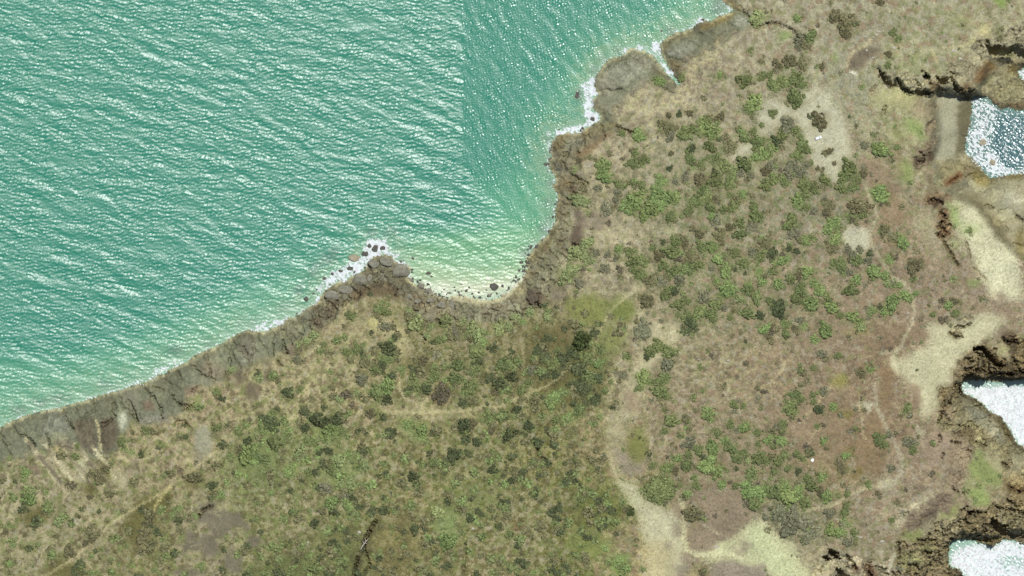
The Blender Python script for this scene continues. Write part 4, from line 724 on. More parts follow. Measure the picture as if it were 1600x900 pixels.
# ------------------------------------------------------------------ grid mesh builder
def grid_object(name, cell, Z, mat, rgb=None, raw=None, smooth=True, alpha=None):
    """cell: bool (NY-1,NX-1) of the cells to keep; one mesh from the shared grid"""
    jj, ii = np.nonzero(cell)
    v00 = jj * NX + ii
    quad = np.stack([v00 + NX, v00 + NX + 1, v00 + 1, v00], 1)
    used, inv = np.unique(quad, return_inverse=True); inv = inv.reshape(-1)
    co = np.empty((len(used), 3), np.float32)
    co[:, 0] = (PX.reshape(-1)[used] - 800) * S; co[:, 1] = (450 - PY.reshape(-1)[used]) * S; co[:, 2] = Z.reshape(-1)[used]
    me = bpy.data.meshes.new(name)
    me.vertices.add(len(used)); me.vertices.foreach_set('co', co.ravel())
    me.loops.add(len(inv)); me.loops.foreach_set('vertex_index', inv.astype(np.int32))
    nq = len(quad); me.polygons.add(nq)
    me.polygons.foreach_set('loop_start', np.arange(0, nq * 4, 4, dtype=np.int32))
    me.polygons.foreach_set('use_smooth', np.full(nq, smooth, bool))
    me.update(calc_edges=True)
    lin = raw if raw is not None else srgb2lin(np.clip(rgb, 4, 250)) * ALB
    c = np.ones((len(used), 4), np.float32); c[:, :3] = lin.reshape(-1, 3)[used]
    if alpha is not None: c[:, 3] = alpha.reshape(-1)[used]
    a = me.color_attributes.new('tint', 'FLOAT_COLOR', 'POINT'); a.data.foreach_set('color', c.ravel())
    me.materials.append(mat)
    o = bpy.data.objects.new(name, me); COL.objects.link(o); return o

def cells(mask): return mask[:-1, :-1] & mask[1:, 1:] & mask[:-1, 1:] & mask[1:, :-1]
near = dL < 5.0                                        # land plus a skirt below the water
keep = cells(near)
LIN = (srgb2lin(np.clip(RGB, 4, 250)) * ALB).astype(np.float32)
ccls = CLS[:-1, :-1]
for nm, k_, mt in (('ground', 0, M_ground), ('coastal_rock', 1, M_rock), ('sand', 2, M_sand), ('footpath', 3, M_sand), ('pebble_beach', 4, M_pebble), ('cliff', 5, M_rock), ('beach', 6, M_sand)):
    o = grid_object(nm, keep & (ccls == k_), H, mt, raw=LIN); o['kind'] = 'structure'

# ------------------------------------------------------------------ the sea
def waves(seed, bands):
    r = np.random.default_rng(seed); out = np.zeros(SHP, np.float32)
    for lam, bw, crest, spread, slope, modn in bands:
        F = np.fft.rfft2(r.standard_normal(SHP).astype(np.float32))
        th = math.radians(crest + 90)                      # direction across the crests, image axes
        cs = np.abs(_fx * math.cos(th) + _fy * math.sin(th)) / _fr
        F *= np.exp(-((np.log(_fr * lam)) / bw) ** 2) * cs ** spread
        n = np.fft.irfft2(F, s=SHP).astype(np.float32)
        if modn is not None: n = n * modn
        gy_, gx_ = np.gradient(n, DX * S)
        out += n * (slope / math.sqrt(float((gx_ ** 2 + gy_ ** 2).mean())))
    return out
calm = noise(60, 2.0, 61, (math.radians(18), 3.5)); calm2 = noise(22, 1.6, 64, (math.radians(14), 3.0))
modL2 = .4 + .8 * ss(noise(80, 2, 65), -1, 1)
modL = 0.35 + 0.85 * ss(calm * .5 + calm2 * .8, -1.3, 0.5)
WL = waves(5, [(5.8, .5, -20, 2, .125, modL), (9.5, .5, -6, 2.5, .055, modL), (18, .5, 10, 3.5, .032, modL2), (38, .5, 16, 6, .028, None)])
str_ = noise(34, 1.7, 62, (math.radians(62), 3.0)); str2 = noise(14, 1.5, 63, (math.radians(70), 2.4))
modR = 0.25 + 1.0 * ss(str_ * .7 + str2 * .6, -0.1, 1.5)
WR = waves(6, [(4.2, .5, -78, 1.2, .085, modR), (10, .5, -60, 2.0, .028, modR), (26, .6, 58, 3, .016, None)])
seam = np.interp(gy, [-80, 255, 300, 340, 380, 980], [722, 722, 752, 790, 835, 860])[:, None]
soft = np.interp(gy, [-80, 200, 300, 400], [3, 3, 14, 22])[:, None]
rt = ss(PX, seam - soft, seam + soft)
WV = WL * (1 - rt) + WR * rt
cv = waves(8, [(5, .5, 70, 1, .26, None), (12, .5, 70, 3, .1, None)])
WV = np.where(PX > 1400, cv, WV) * (0.35 + 0.65 * ss(dL, 0, 14))
# water colour: sandy shallows to teal
def lerp3(a, b, t): return np.array(a, np.float32) * (1 - t[..., None]) + np.array(b, np.float32) * t[..., None]
sh = np.clip(dL + 7 * N_w1 + 3 * N_m2, 0, 200)
Wc = lerp3((100, 142, 106), (54, 130, 100), ss(sh, 6, 50))
Wc = Wc * (1 - ss(sh, 30, 100)[..., None]) + np.array((38, 123, 98), np.float32) * ss(sh, 30, 100)[..., None]
Wc = lerp3((0, 0, 0), (0, 0, 0), rt) + Wc * (1 - .0 * rt[..., None])
def wp(col, soft_, p, a=1.0, warp=1):
    win, m_ = poly_mask(p, soft_, warp); k = (m_ * a)[..., None]
    Wc[win] = Wc[win] * (1 - k) + np.array(col, np.float32) * k
wp((120, 164, 110), 14, pts("640 380 720 360 800 350 850 360 850 400 820 440 700 450 640 440"), .7)
wp((150, 174, 132), 9, pts("640 415 690 412 760 418 825 408 826 432 800 455 740 466 700 464 660 452 640 442"), .85)
wp((196, 196, 166), 5, pts("655 440 720 440 800 436 815 436 800 454 760 464 700 464"), .75)
wp((96, 160, 116), 18, pts("735 290 860 270 866 340 830 400 780 390"), .5)
wp((104, 156, 118), 16, pts("-60 560 120 560 260 510 400 450 500 400 470 470 300 555 100 630 -60 690"), .55)
wp((120, 164, 120), 12, pts("850 190 880 170 926 120 985 70 1080 40 1120 0 1130 -60 1090 -60 1040 20 960 60 900 110 845 170"), .35)
for x, y, rx, ry in ((611, 363, 9, 6), (578, 363, 7, 4), (522, 393, 7, 9), (510, 405, 12, 6), (497, 414, 9, 5), (487, 425, 5, 8), (472, 448, 5, 9), (467, 453, 6, 5), (651, 402, 5, 2), (1125, 10, 12, 12), (965, 80, 8, 3), (945, 92, 10, 4), (930, 110, 6, 8), (905, 145, 5, 10), (902, 147, 4, 7), (858, 345, 6, 8), (850, 360, 9, 8), (822, 392, 12, 7), (838, 378, 8, 6), (858, 245, 7, 6), (856, 262, 8, 5), (858, 215, 6, 10), (862, 285, 6, 10), (858, 318, 6, 12), (1075, 44, 9, 4), (1050, 48, 9, 4), (268, 550, 12, 4), (275, 548, 8, 5), (325, 536, 9, 4), (165, 600, 14, 5), (90, 622, 16, 4), (60, 628, 12, 4), (370, 507, 10, 4), (395, 508, 9, 4), (30, 642, 14, 4), (440, 482, 8, 4), (450, 476, 8, 4)):
    wp((84, 100, 90), 4, ell(x, y, rx, ry), .5)
wp((48, 84, 90), 8, COVE_A, .95, 2); wp((92, 120, 108), 8, pts("1510 150 1550 158 1560 190 1545 240 1560 275 1530 262 1508 240"), .6)
wp((158, 180, 172), 5, COVE_B, .95, 2); wp((146, 176, 162), 5, COVE_C, .95, 2); wp((90, 110, 96), 3, COVE_A2, .9, 2)

# ------------------------------------------------------------------ foam (lace on the water, its own thin mesh)
FO = np.zeros(SHP, np.float32)
def foam(p, v, soft_=4, warp=1):
    win, m_ = poly_mask(p, soft_, warp); FO[win] = np.maximum(FO[win], m_ * v)
foam(pts("482 480 490 462 500 440 520 420 540 412 560 400 575 385 588 376 600 372 606 385 600 400 575 412 545 432 520 445 500 460 488 480 478 490"), .92, 5)
foam(pts("504 450 520 432 545 420 560 415 572 412 560 430 535 440 515 448"), .95, 3); foam(pts("470 494 484 478 498 462 505 466 490 482"), .95, 3)
foam(pts("560 388 575 378 590 368 605 368 610 385 616 398 605 402 596 398 580 402"), .85, 3); foam(pts("610 400 616 392 625 405 642 412 644 430 640 440 660 446 668 456 660 450 640 440"), .8, 3)
foam(pts("640 428 660 440 690 452 720 460 760 466 790 455 812 432 824 412 828 428 806 456 780 472 740 472 700 468 664 455"), .75, 4)
foam(pts("395 505 430 498 460 492 478 484 480 492 445 502 440 510 410 522 395 524"), .72, 3); foam(pts("380 505 400 496 440 480 470 470 470 490 430 500 390 515"), .45, 5)
foam(pts("330 530 350 522 370 515 400 505 400 520 370 525 350 536 330 542"), .5, 4); foam(pts("228 592 240 572 262 562 290 558 282 574 256 584 240 596"), .66, 4); foam(pts("140 618 170 606 200 596 232 588 236 598 200 608 160 620"), .6, 4)
foam(pts("0 665 40 644 90 632 140 616 142 624 90 640 40 652 4 670 -40 690 -40 676"), .55, 4); foam(pts("346 534 352 528 348 540 343 542"), .8, 2)
foam(pts("848 205 880 200 905 195 918 190 910 180 912 160 922 150 928 160 925 175 940 178 940 188 925 196 905 208 880 210 855 214"), .92, 3); foam(pts("905 130 922 122 930 110 932 135 938 147 926 158 918 168 910 150"), .78, 3)
foam(pts("855 215 868 212 862 232 864 245 855 240"), .7, 4); foam(pts("930 122 945 98 970 84 972 70 1000 68 1014 76 1008 82 985 78 978 90 955 92 938 112"), .7, 3); foam(pts("975 70 1000 68 1012 74 1006 82 992 76"), .95, 2)
foam(pts("1014 78 1028 62 1034 72 1036 90 1048 108 1060 126 1054 128 1040 112 1028 94"), .85, 3); foam(pts("1030 66 1050 50 1078 42 1100 26 1120 26 1112 34 1090 38 1078 48 1050 58 1034 70"), .62, 4); foam(pts("1077 34 1088 28 1104 28 1106 34 1090 37 1080 36"), .9, 2)
foam(pts("858 345 866 330 870 350 845 380 822 404 816 400 835 378"), .5, 4); foam(pts("862 262 872 272 872 300 866 300"), .5, 4); foam(pts("862 318 874 312 872 345 864 345"), .5, 4)
foam(pts("1516 150 1550 156 1562 172 1560 195 1552 225 1556 250 1560 276 1540 272 1506 244 1506 222 1518 190"), .74, 5, 2); foam(pts("1538 236 1556 226 1560 245 1575 262 1600 262 1600 270 1560 278 1545 278 1536 258"), .92, 4, 2); foam(pts("1558 165 1690 172 1690 268 1560 270"), .5, 8, 2); foam(pts("1574 266 1604 260 1690 256 1690 270 1570 276"), .9, 3)
foam(pts("1502 606 1530 604 1565 602 1690 602 1690 720 1606 704 1588 692 1578 671 1563 651 1546 643 1530 627 1500 613"), .98, 5, 2); foam(pts("1482 870 1486 862 1505 852 1530 848 1552 853 1570 842 1600 848 1690 848 1690 990 1512 990 1506 900 1498 890 1484 888"), .92, 5, 2); foam(pts("1589 112 1604 102 1690 98 1690 130 1600 128"), .8, 2, 2)
FO[window(1545, 870, 1690, 990)] -= .34 * blur(pip(ell(1600, 880, 48, 14, 10), WPX, WPY).astype(np.float32), 8)[window(1545, 870, 1690, 990)]
edge_ = (1 - ss(dL, 1.5, 5.5 + 3.0 * ss(N_w1, -.5, 1))) * main_sea
FO = np.maximum(FO, edge_ * (.50 + .22 * ss(N_w2 + .5 * N_m2, -.8, .8)))
FOsea = FO.copy()
lace = noise(8, 1.5, 71); lace2 = noise(4.5, 1.6, 72); ridge = 1 - np.abs(noise(11, 1.9, 73)) * 1.1
fs = FO + 0.15 * ridge * (FO > .05) + 0.12 * lace + 0.035 * lace2
kf = (blur(np.clip(FO, 0, .9), 3) * .42 * (PX < 1400) + (.35 * np.clip(FO, 0, 1)) * (PX >= 1400))[..., None]
Wc = Wc * (1 - kf) + np.array([186, 204, 182], np.float32) * kf
m, n, b, L = new_mat('sea_water')
at = n.nodes.new('ShaderNodeAttribute'); at.attribute_name = 'tint'; L.new(at.outputs['Color'], b.inputs['Base Color'])
L.new(at.outputs['Alpha'], b.inputs['Roughness']); b.inputs['IOR'].default_value = 1.5; b.inputs['Specular IOR Level'].default_value = .5
tc = n.nodes.new('ShaderNodeTexCoord'); nz = n.nodes.new('ShaderNodeTexNoise'); nz.inputs['Scale'].default_value = .9; nz.inputs['Detail'].default_value = 3
L.new(tc.outputs['Object'], nz.inputs['Vector'])
bb = n.nodes.new('ShaderNodeBump'); bb.inputs['Strength'].default_value = .5; bb.inputs['Distance'].default_value = .22
L.new(nz.outputs['Fac'], bb.inputs['Height']); L.new(bb.outputs[0], b.inputs['Normal'])
M_sea = m
wet = edt(water, 8) < 6
o = grid_object('sea', cells(wet), WV.astype(np.float32), M_sea, rgb=Wc, alpha=(.34 - .10 * rt - .05 * ss(PX, 1300, 1400)).astype(np.float32)); o['kind'] = 'structure'

fs = fs + np.where((PX > 1480) & (PY < 300), .16 * (1 - np.abs(noise(13, 1.9, 75)) * 1.6), 0)
fm = (fs > 0.58) & (FO > .1) & (water | (edt(water, 6) < 3.2))
Zf = np.where(water, np.maximum(WV, -.05) + 0.10, np.maximum(np.maximum(H, 0) + .06, WV + .10)) + .03 * np.clip(lace, -1, 2) + .14 * np.clip(fs - .7, 0, .5)
gl_ = noise(26, 1.9, 74); fc = np.clip(216 + 10 * (PY > 560) + 22 * (fs - .95) + 6 * lace - 34 * ss(np.abs(gl_ + .4 * lace), .55, 0.0) * (PY > 560) - 14 * ss(gl_, .3, 1.6), 150, 236); fcol = np.stack([fc - 4 - 6 * np.clip(lace, -1, 1.5), fc, fc - 1 - 3 * np.clip(lace, -1, 1.5)], -1)
fcol[(PY > 395) & (PY < 480) & (PX > 640) & (PX < 840)] *= np.array([1.0, .97, .86])
fcell = fm[:-1, :-1] & fm[1:, 1:]
for nm_, x0, x1, y0, y1, lb in (('sea_foam', -80, 480, 0, 700, 'thin white foam strung along the foot of the grey western rock shore'), ('sea_foam', 480, 635, 300, 500, 'white surf swirling among boulders off the rocky point'), ('sea_foam', 635, 840, 300, 500, 'cream wash of foam on the small bay beach'), ('sea_foam', 840, 1300, -80, 400, 'white surf at the two smooth grey slabs and the narrow inlet'), ('sea_foam', 1480, 1700, 90, 300, 'broken foam over dark water beside the pebble beach'), ('sea_foam', 1480, 1700, 560, 760, 'solid white surf filling the larger cove'), ('sea_foam', 1440, 1700, 800, 1000, 'white surf with pale green water in the bottom cove')):
    sel = fcell & (PX[:-1, :-1] >= x0) & (PX[:-1, :-1] < x1) & (PY[:-1, :-1] >= y0) & (PY[:-1, :-1] < y1)
    if sel.any():
        o = grid_object(nm_, sel, Zf.astype(np.float32), M_foam, rgb=fcol); o['kind'] = 'stuff'; o['label'] = lb; o['category'] = 'foam'

# coarse land and sea beyond the frame
def land_margin(px, py, h, lin, ox, oy):
    rr_ = np.random.default_rng(5); base_ = srgb2lin((146, 134, 104)) * ALB; wetm = h < 0; steps = [0, 6] + [12 + 16 * q for q in range(30)]; n_ = len(px); vs_, fs_, cs_ = [], [], []
    for k, st_ in enumerate(steps):
        for i in range(n_):
            hh = h[i] + (0 if k == 0 else 2.0 * math.sin(i * .11 + k) + 1.2 * math.sin(i * .29 - 2 * k))
            vs_.append((wx(px[i] + ox * st_), wy(py[i] + oy * st_), max(hh, .3) if not wetm[i] else h[i])); f_ = math.exp(-st_ / 14.0); c_ = (lin[i] * f_ + base_ * (1 - f_) * rr_.uniform(.72, 1.2)); cs_.append((*c_, 1))
    for k in range(len(steps) - 1):
        for i in range(n_ - 1):
            if not (wetm[i] and wetm[i + 1]): fs_.append((k * n_ + i, k * n_ + i + 1, (k + 1) * n_ + i + 1, (k + 1) * n_ + i))
    me = bpy.data.meshes.new('ground'); me.from_pydata(vs_, [], fs_); me.update(); a = me.color_attributes.new('tint', 'FLOAT_COLOR', 'POINT'); a.data.foreach_set('color', np.array(cs_, np.float32).ravel())
    bm = bmesh.new(); bm.from_mesh(me); bmesh.ops.recalc_face_normals(bm, faces=bm.faces)
    if bm.faces and sum(f.normal.z for f in bm.faces) < 0: bmesh.ops.reverse_faces(bm, faces=bm.faces)
    bm.to_mesh(me); bm.free(); me.materials.append(M_ground); o_ = bpy.data.objects.new('ground', me); COL.objects.link(o_); o_['kind'] = 'structure'
land_margin(gx[::4], np.full(len(gx[::4]), gy[-1]), H[-1, ::4], LIN[-1, ::4], 0, 1); land_margin(gx[::4], np.full(len(gx[::4]), gy[0]), H[0, ::4], LIN[0, ::4], 0, -1)
land_margin(np.full(len(gy[::4]), gx[0]), gy[::4], H[::4, 0], LIN[::4, 0], -1, 0)
def far_sheet(name, loops, z, mat, col):
    me = bpy.data.meshes.new(name); vs_, fs_ = [], []
    for lp in loops:
        k0 = len(vs_); vs_ += [(wx(x), wy(y), z) for x, y in lp]; fs_.append(tuple(range(k0, len(vs_))))
    me.from_pydata(vs_, [], fs_); me.update()
    a = me.color_attributes.new('tint', 'FLOAT_COLOR', 'POINT'); a.data.foreach_set('color', np.tile(np.append(srgb2lin(col) * ALB, .33), len(vs_)).astype(np.float32))
    me.materials.append(mat); o_ = bpy.data.objects.new(name, me); COL.objects.link(o_); o_['kind'] = 'structure'
far_sheet('open_sea', [[(-14000, 14000), (14000, 14000), (14000, -14000), (-14000, -14000)]], -2.2, M_sea, (44, 142, 114))

# ------------------------------------------------------------------ vegetation
CLASSES = {   # leaf colours (linear), per class
 'mid':    ('mid green',    (.122, .148, .054)),
 'bright': ('bright green', (.156, .205, .070)),
 'dark':   ('dark green',   (.070, .084, .036)),
 'olive':  ('olive green',  (.128, .122, .058)),
 'grey':   ('grey green',   (.150, .150, .086)),
 'yellow': ('yellow green', (.205, .240, .098)),
 'black':  ('blackish green', (.042, .056, .018)),
 'brown':  ('brown leaved', (.112, .098, .060)),
}
def leaf_mat(nm, c):
    m, n, b, L = new_mat('leaves_' + nm)
    geo = n.nodes.new('ShaderNodeNewGeometry'); oi = n.nodes.new('ShaderNodeObjectInfo')
    mr = n.nodes.new('ShaderNodeMapRange'); mr.inputs[3].default_value = .66; mr.inputs[4].default_value = 1.36; L.new(geo.outputs['Random Per Island'], mr.inputs[0])
    mo = n.nodes.new('ShaderNodeMapRange'); mo.inputs[3].default_value = .82; mo.inputs[4].default_value = 1.22; L.new(oi.outputs['Random'], mo.inputs[0])
    mm = n.nodes.new('ShaderNodeMath'); mm.operation = 'MULTIPLY'; L.new(mr.outputs[0], mm.inputs[0]); L.new(mo.outputs[0], mm.inputs[1])
    hs = n.nodes.new('ShaderNodeHueSaturation'); hs.inputs['Color'].default_value = (*c, 1)
    hm = n.nodes.new('ShaderNodeMapRange'); hm.inputs[3].default_value = .487; hm.inputs[4].default_value = .508
    wn = n.nodes.new('ShaderNodeMath'); wn.operation = 'FRACT'; ml = n.nodes.new('ShaderNodeMath'); ml.operation = 'MULTIPLY'; ml.inputs[1].default_value = 7.31
    L.new(oi.outputs['Random'], ml.inputs[0]); L.new(ml.outputs[0], wn.inputs[0]); L.new(wn.outputs[0], hm.inputs[0]); L.new(hm.outputs[0], hs.inputs['Hue'])
    L.new(mm.outputs[0], hs.inputs['Value']); L.new(hs.outputs[0], b.inputs['Base Color'])
    b.inputs['Roughness'].default_value = .7; b.inputs['Specular IOR Level'].default_value = .2
    return m
LM = {k: leaf_mat(k, v[1]) for k, v in CLASSES.items()}
m, n, b, L = new_mat('bark'); b.inputs['Roughness'].default_value = .9
tc = n.nodes.new('ShaderNodeTexNoise'); tc.inputs['Scale'].default_value = 4; cr = n.nodes.new('ShaderNodeValToRGB')
cr.color_ramp.elements[0].color = (.07, .055, .04, 1); cr.color_ramp.elements[1].color = (.16, .13, .10, 1); L.new(tc.outputs['Fac'], cr.inputs[0]); L.new(cr.outputs[0], b.inputs['Base Color'])
M_bark = m

def leaf_quads(cs, ns, size, r):
    """cs centres, ns outward normals -> verts, faces of small rhombic leaves"""
    N = len(cs); nrm = ns + r.normal(0, .38, (N, 3)); nrm[:, 2] = np.abs(nrm[:, 2]) + .15
    nrm /= np.linalg.norm(nrm, axis=1, keepdims=True)
    t = r.normal(0, 1, (N, 3)); t -= (t * nrm).sum(1, keepdims=True) * nrm; t /= np.linalg.norm(t, axis=1, keepdims=True)
    u = np.cross(nrm, t); s1 = size * r.uniform(.6, 1.3, (N, 1)); s2 = s1 * r.uniform(.5, .85, (N, 1))
    v = np.stack([cs + t * s1, cs + u * s2, cs - t * s1, cs - u * s2], 1).reshape(-1, 3)
    return v
def mesh_from_quads(name, v, mats, extra=None):
    me = bpy.data.meshes.new(name); nq = len(v) // 4
    me.vertices.add(len(v)); me.vertices.foreach_set('co', v.astype(np.float32).ravel())
    me.loops.add(nq * 4); me.loops.foreach_set('vertex_index', np.arange(nq * 4, dtype=np.int32))
    me.polygons.add(nq); me.polygons.foreach_set('loop_start', np.arange(0, nq * 4, 4, dtype=np.int32))
    me.update(calc_edges=True)
    for m_ in mats: me.materials.append(m_)
    return me
def crown_points(seed, nl, per, flat):
    """unit crown (radius about 1): lobes of leaves on an uneven dome"""
    r = np.random.default_rng(seed); cs, ns = [], []
    asp = r.uniform(.6, 1.0); rot = r.uniform(0, 6.28)
    for k in range(nl):
        a = k * 2.399 + r.uniform(-.4, .4); q = math.sqrt((k + .5) / nl) * r.uniform(.62, 1.22) * .86
        x, y = q * math.cos(a), q * math.sin(a) * asp
        lr = r.uniform(.15, .36); z = flat * (1.0 - .75 * q * q) * r.uniform(.75, 1.1) - lr * .5
        d = r.normal(0, 1, (per, 3)); d[:, 2] = np.abs(d[:, 2]) * 1.1 - .25; d /= np.linalg.norm(d, axis=1, keepdims=True)
        c = d * lr * r.uniform(.75, 1.08, (per, 1)); c[:, 2] *= .85
        cs.append(c + np.array([x, y, z])); ns.append(d)
    cs = np.concatenate(cs); ns = np.concatenate(ns)
    c_, s_ = math.cos(rot), math.sin(rot)
    cs[:, :2] = cs[:, :2] @ np.array([[c_, s_], [-s_, c_]]); ns[:, :2] = ns[:, :2] @ np.array([[c_, s_], [-s_, c_]])
    cs[:, 2] = np.maximum(cs[:, 2], .03)
    return cs, ns, r
NPROTO = 10
UNIT = []
for k in range(NPROTO):
    cs, ns, r = crown_points(100 + k, 13 + k % 7, 34, .40 + .05 * (k % 3))
    UNIT.append(leaf_quads(cs, ns, .135, r))
CROWN = {}
def crown_mesh(cl, k):
    if (cl, k) not in CROWN: CROWN[(cl, k)] = mesh_from_quads('crown_' + cl, UNIT[k], [LM[cl]])
    return CROWN[(cl, k)]
def trunk_mesh():
    bm = bmesh.new()
    for a, rr in ((0, 0), (1.2, .33), (3.3, .38), (5.1, .3)):
        p0 = Vector((0, 0, -.12)); p1 = Vector((rr * math.cos(a), rr * math.sin(a), .34)); d = (p1 - p0)
        res = bmesh.ops.create_cone(bm, segments=6, radius1=.055 if rr == 0 else .035, radius2=.018, depth=d.length, cap_ends=True)
        q = d.to_track_quat('Z', 'Y').to_matrix().to_4x4()
        bmesh.ops.transform(bm, matrix=Matrix.Translation((p0 + p1) / 2) @ q, verts=res['verts'])
    me = bpy.data.meshes.new('trunk'); bm.to_mesh(me); bm.free(); me.materials.append(M_bark); return me
TRUNK = trunk_mesh()

order = sorted(range(len(sh_all)), key=lambda i: -sh_all[i][2])
single = set(order[:298])

LANDMARKS = [(1277, 216, 'the parked white car'), (1030, 765, 'the biggest round tree'), (908, 532, 'the blackish tree'), (1062, 130, 'the tip of the narrow inlet'),
 (1480, 200, 'the grey pebble beach'), (1335, 375, 'the small sand clearing'), (1268, 718, 'the small white stone'), (605, 410, 'the rocky point'), (742, 462, 'the little bay beach'),
 (1365, 632, 'the bend in the eastern footpath'), (1560, 640, 'the larger foam-filled cove'), (1550, 870, 'the bottom foam-filled cove'), (150, 682, 'the twin brown rock slabs'), (340, 815, 'the bare brown outcrop'),
 (572, 846, 'the bleached fallen tree'), (1345, 90, 'the dark bare hollow'), (1507, 498, 'the round rock knoll'), (915, 484, 'the olive grass meadow'), (1128, 805, 'the big brown heath mat'), (836, 464, 'the dark scarp by the bay'),
 (1385, 128, 'the jagged black cleft'), (985, 110, 'the rounded grey rock slab'), (1468, 340, 'the rusty rock outcrop')]
SECT = ['right of', 'above and right of', 'above', 'above and left of', 'left of', 'below and left of', 'below', 'below and right of']
ORD = ['nearest', 'second nearest', 'third nearest', 'fourth nearest', 'fifth nearest', 'sixth nearest', 'seventh nearest', 'eighth nearest', 'ninth nearest', 'tenth nearest', 'eleventh nearest', 'twelfth nearest']
def unique_labels(items, describe, used):
    """items: (x, y, kindkey). Label = description + rank among like items in one direction from a landmark."""
    cand = []
    for lx, ly, ln in LANDMARKS:
        rk_ = {}
        for i, (x, y, kx) in enumerate(items):
            d_ = math.hypot(x - lx, y - ly)
            if d_ < 4: continue
            s_ = int(round(math.degrees(math.atan2(ly - y, x - lx)) / 45.0)) % 8
            rk_.setdefault((kx, s_), []).append((d_, i))
        for (kx, s_), l_ in rk_.items():
            for q, (d_, i) in enumerate(sorted(l_)[:12]): cand.append((q * 45 + d_, i, '%s, %s %s %s' % (describe(kx), ORD[q], SECT[s_], ln)))
    out = {}
    for c_, i, t_ in sorted(cand):
        if i not in out and t_ not in used: out[i] = t_; used.add(t_)
    for i, (x, y, kx) in enumerate(items):
        if i not in out: out[i] = describe(kx) + ' among the thicket'
    return [out[i] for i in range(len(items))]
USED = set()
WORD = {'mid': 'mid green', 'bright': 'bright green', 'dark': 'dark green', 'olive': 'olive green', 'grey': 'grey-green', 'yellow': 'yellow-green', 'black': 'blackish', 'brown': 'brownish'}
def sizew(r): return 'large ' if r >= 11.5 else 'small ' if r < 8 else ''
its = [(x, y, (sizew(r), cl)) for x, y, r, cl in sh_all]
labs = unique_labels(its, lambda kx: '%s%s shrub' % (kx[0], WORD[kx[1]]), USED)

def make_shrub(x, y, r, cl, name, label, cat, group, k, hs=1.0):
    e = bpy.data.objects.new(name, None); COL.objects.link(e); e.empty_display_size = 1
    rm = r * S * 1.2
    e.location = (wx(x), wy(y), hgt(x, y)); e.rotation_euler = (0, 0, random.uniform(0, 6.28))
    e['label'] = label; e['category'] = cat
    if group: e['group'] = group
    fx0 = random.uniform(.82, 1.25) if name == 'shrub' else 1.0
    for nm, me in (('crown', crown_mesh(cl, k)), ('trunk', TRUNK)):
        c = bpy.data.objects.new(nm, me); COL.objects.link(c); c.parent = e
        c.scale = (rm * fx0, rm / fx0, rm * hs * random.uniform(.85, 1.15))
    return e
for i in sorted(single):
    x, y, r, cl = sh_all[i]
    if (x, y) == (1030, 765):
        cs, ns, rr = crown_points(777, 60, 46, .40); lm_ = mesh_from_quads('crown_big', leaf_quads(cs, ns, .085, rr), [LM['mid']]); CROWN[('mid', 99)] = lm_
        make_shrub(x, y, r, 'mid', 'tree', 'biggest tree, its wide round crown standing alone beside the pale sand strip', 'tree', None, 99, .9); continue
    if cl == 'black' and r > 12:
        make_shrub(x, y, r, cl, 'tree', 'blackish dense tree casting a deep shadow beside the olive grass meadow', 'tree', None, i % NPROTO, 1.7); continue
    hs = 1.25 if (cl in ('yellow', 'bright', 'dark') and x < 830) else .9
    make_shrub(x, y, r, cl, 'shrub', labs[i], 'shrub', 'coastal shrubs scattered over the headland', i % NPROTO, hs)

# the remaining small bushes and the low undergrowth: one mass each
def merged_quads(name, entries, mat, sized):
    vs_ = []
    for x, y, z, rm, hs, k, dens in entries:
        u = UNIT[k].reshape(-1, 4, 3)
        u = u[np.random.default_rng(int(x * 31 + y * 17) % 99991).permutation(len(u))[:dens]]
        ctr = u.mean(1, keepdims=True); u = ctr + (u - ctr) * sized
        a = random.uniform(0, 6.28); c_, s_ = math.cos(a), math.sin(a)
        q = u.reshape(-1, 3).copy(); q[:, :2] = q[:, :2] @ np.array([[c_, s_], [-s_, c_]])
        q *= np.array([rm, rm, rm * hs]); q += np.array([wx(x), wy(y), z]); vs_.append(q)
    if not vs_: return None
    me = mesh_from_quads(name, np.concatenate(vs_), [mat]); o_ = bpy.data.objects.new(name, me); COL.objects.link(o_); o_['kind'] = 'stuff'; return o_
byc = {}
for i, (x, y, r, cl) in enumerate(sh_all):
    if i not in single: byc.setdefault(cl, []).append((x, y, hgt(x, y), r * S * 1.12, .9, i % NPROTO, 400))
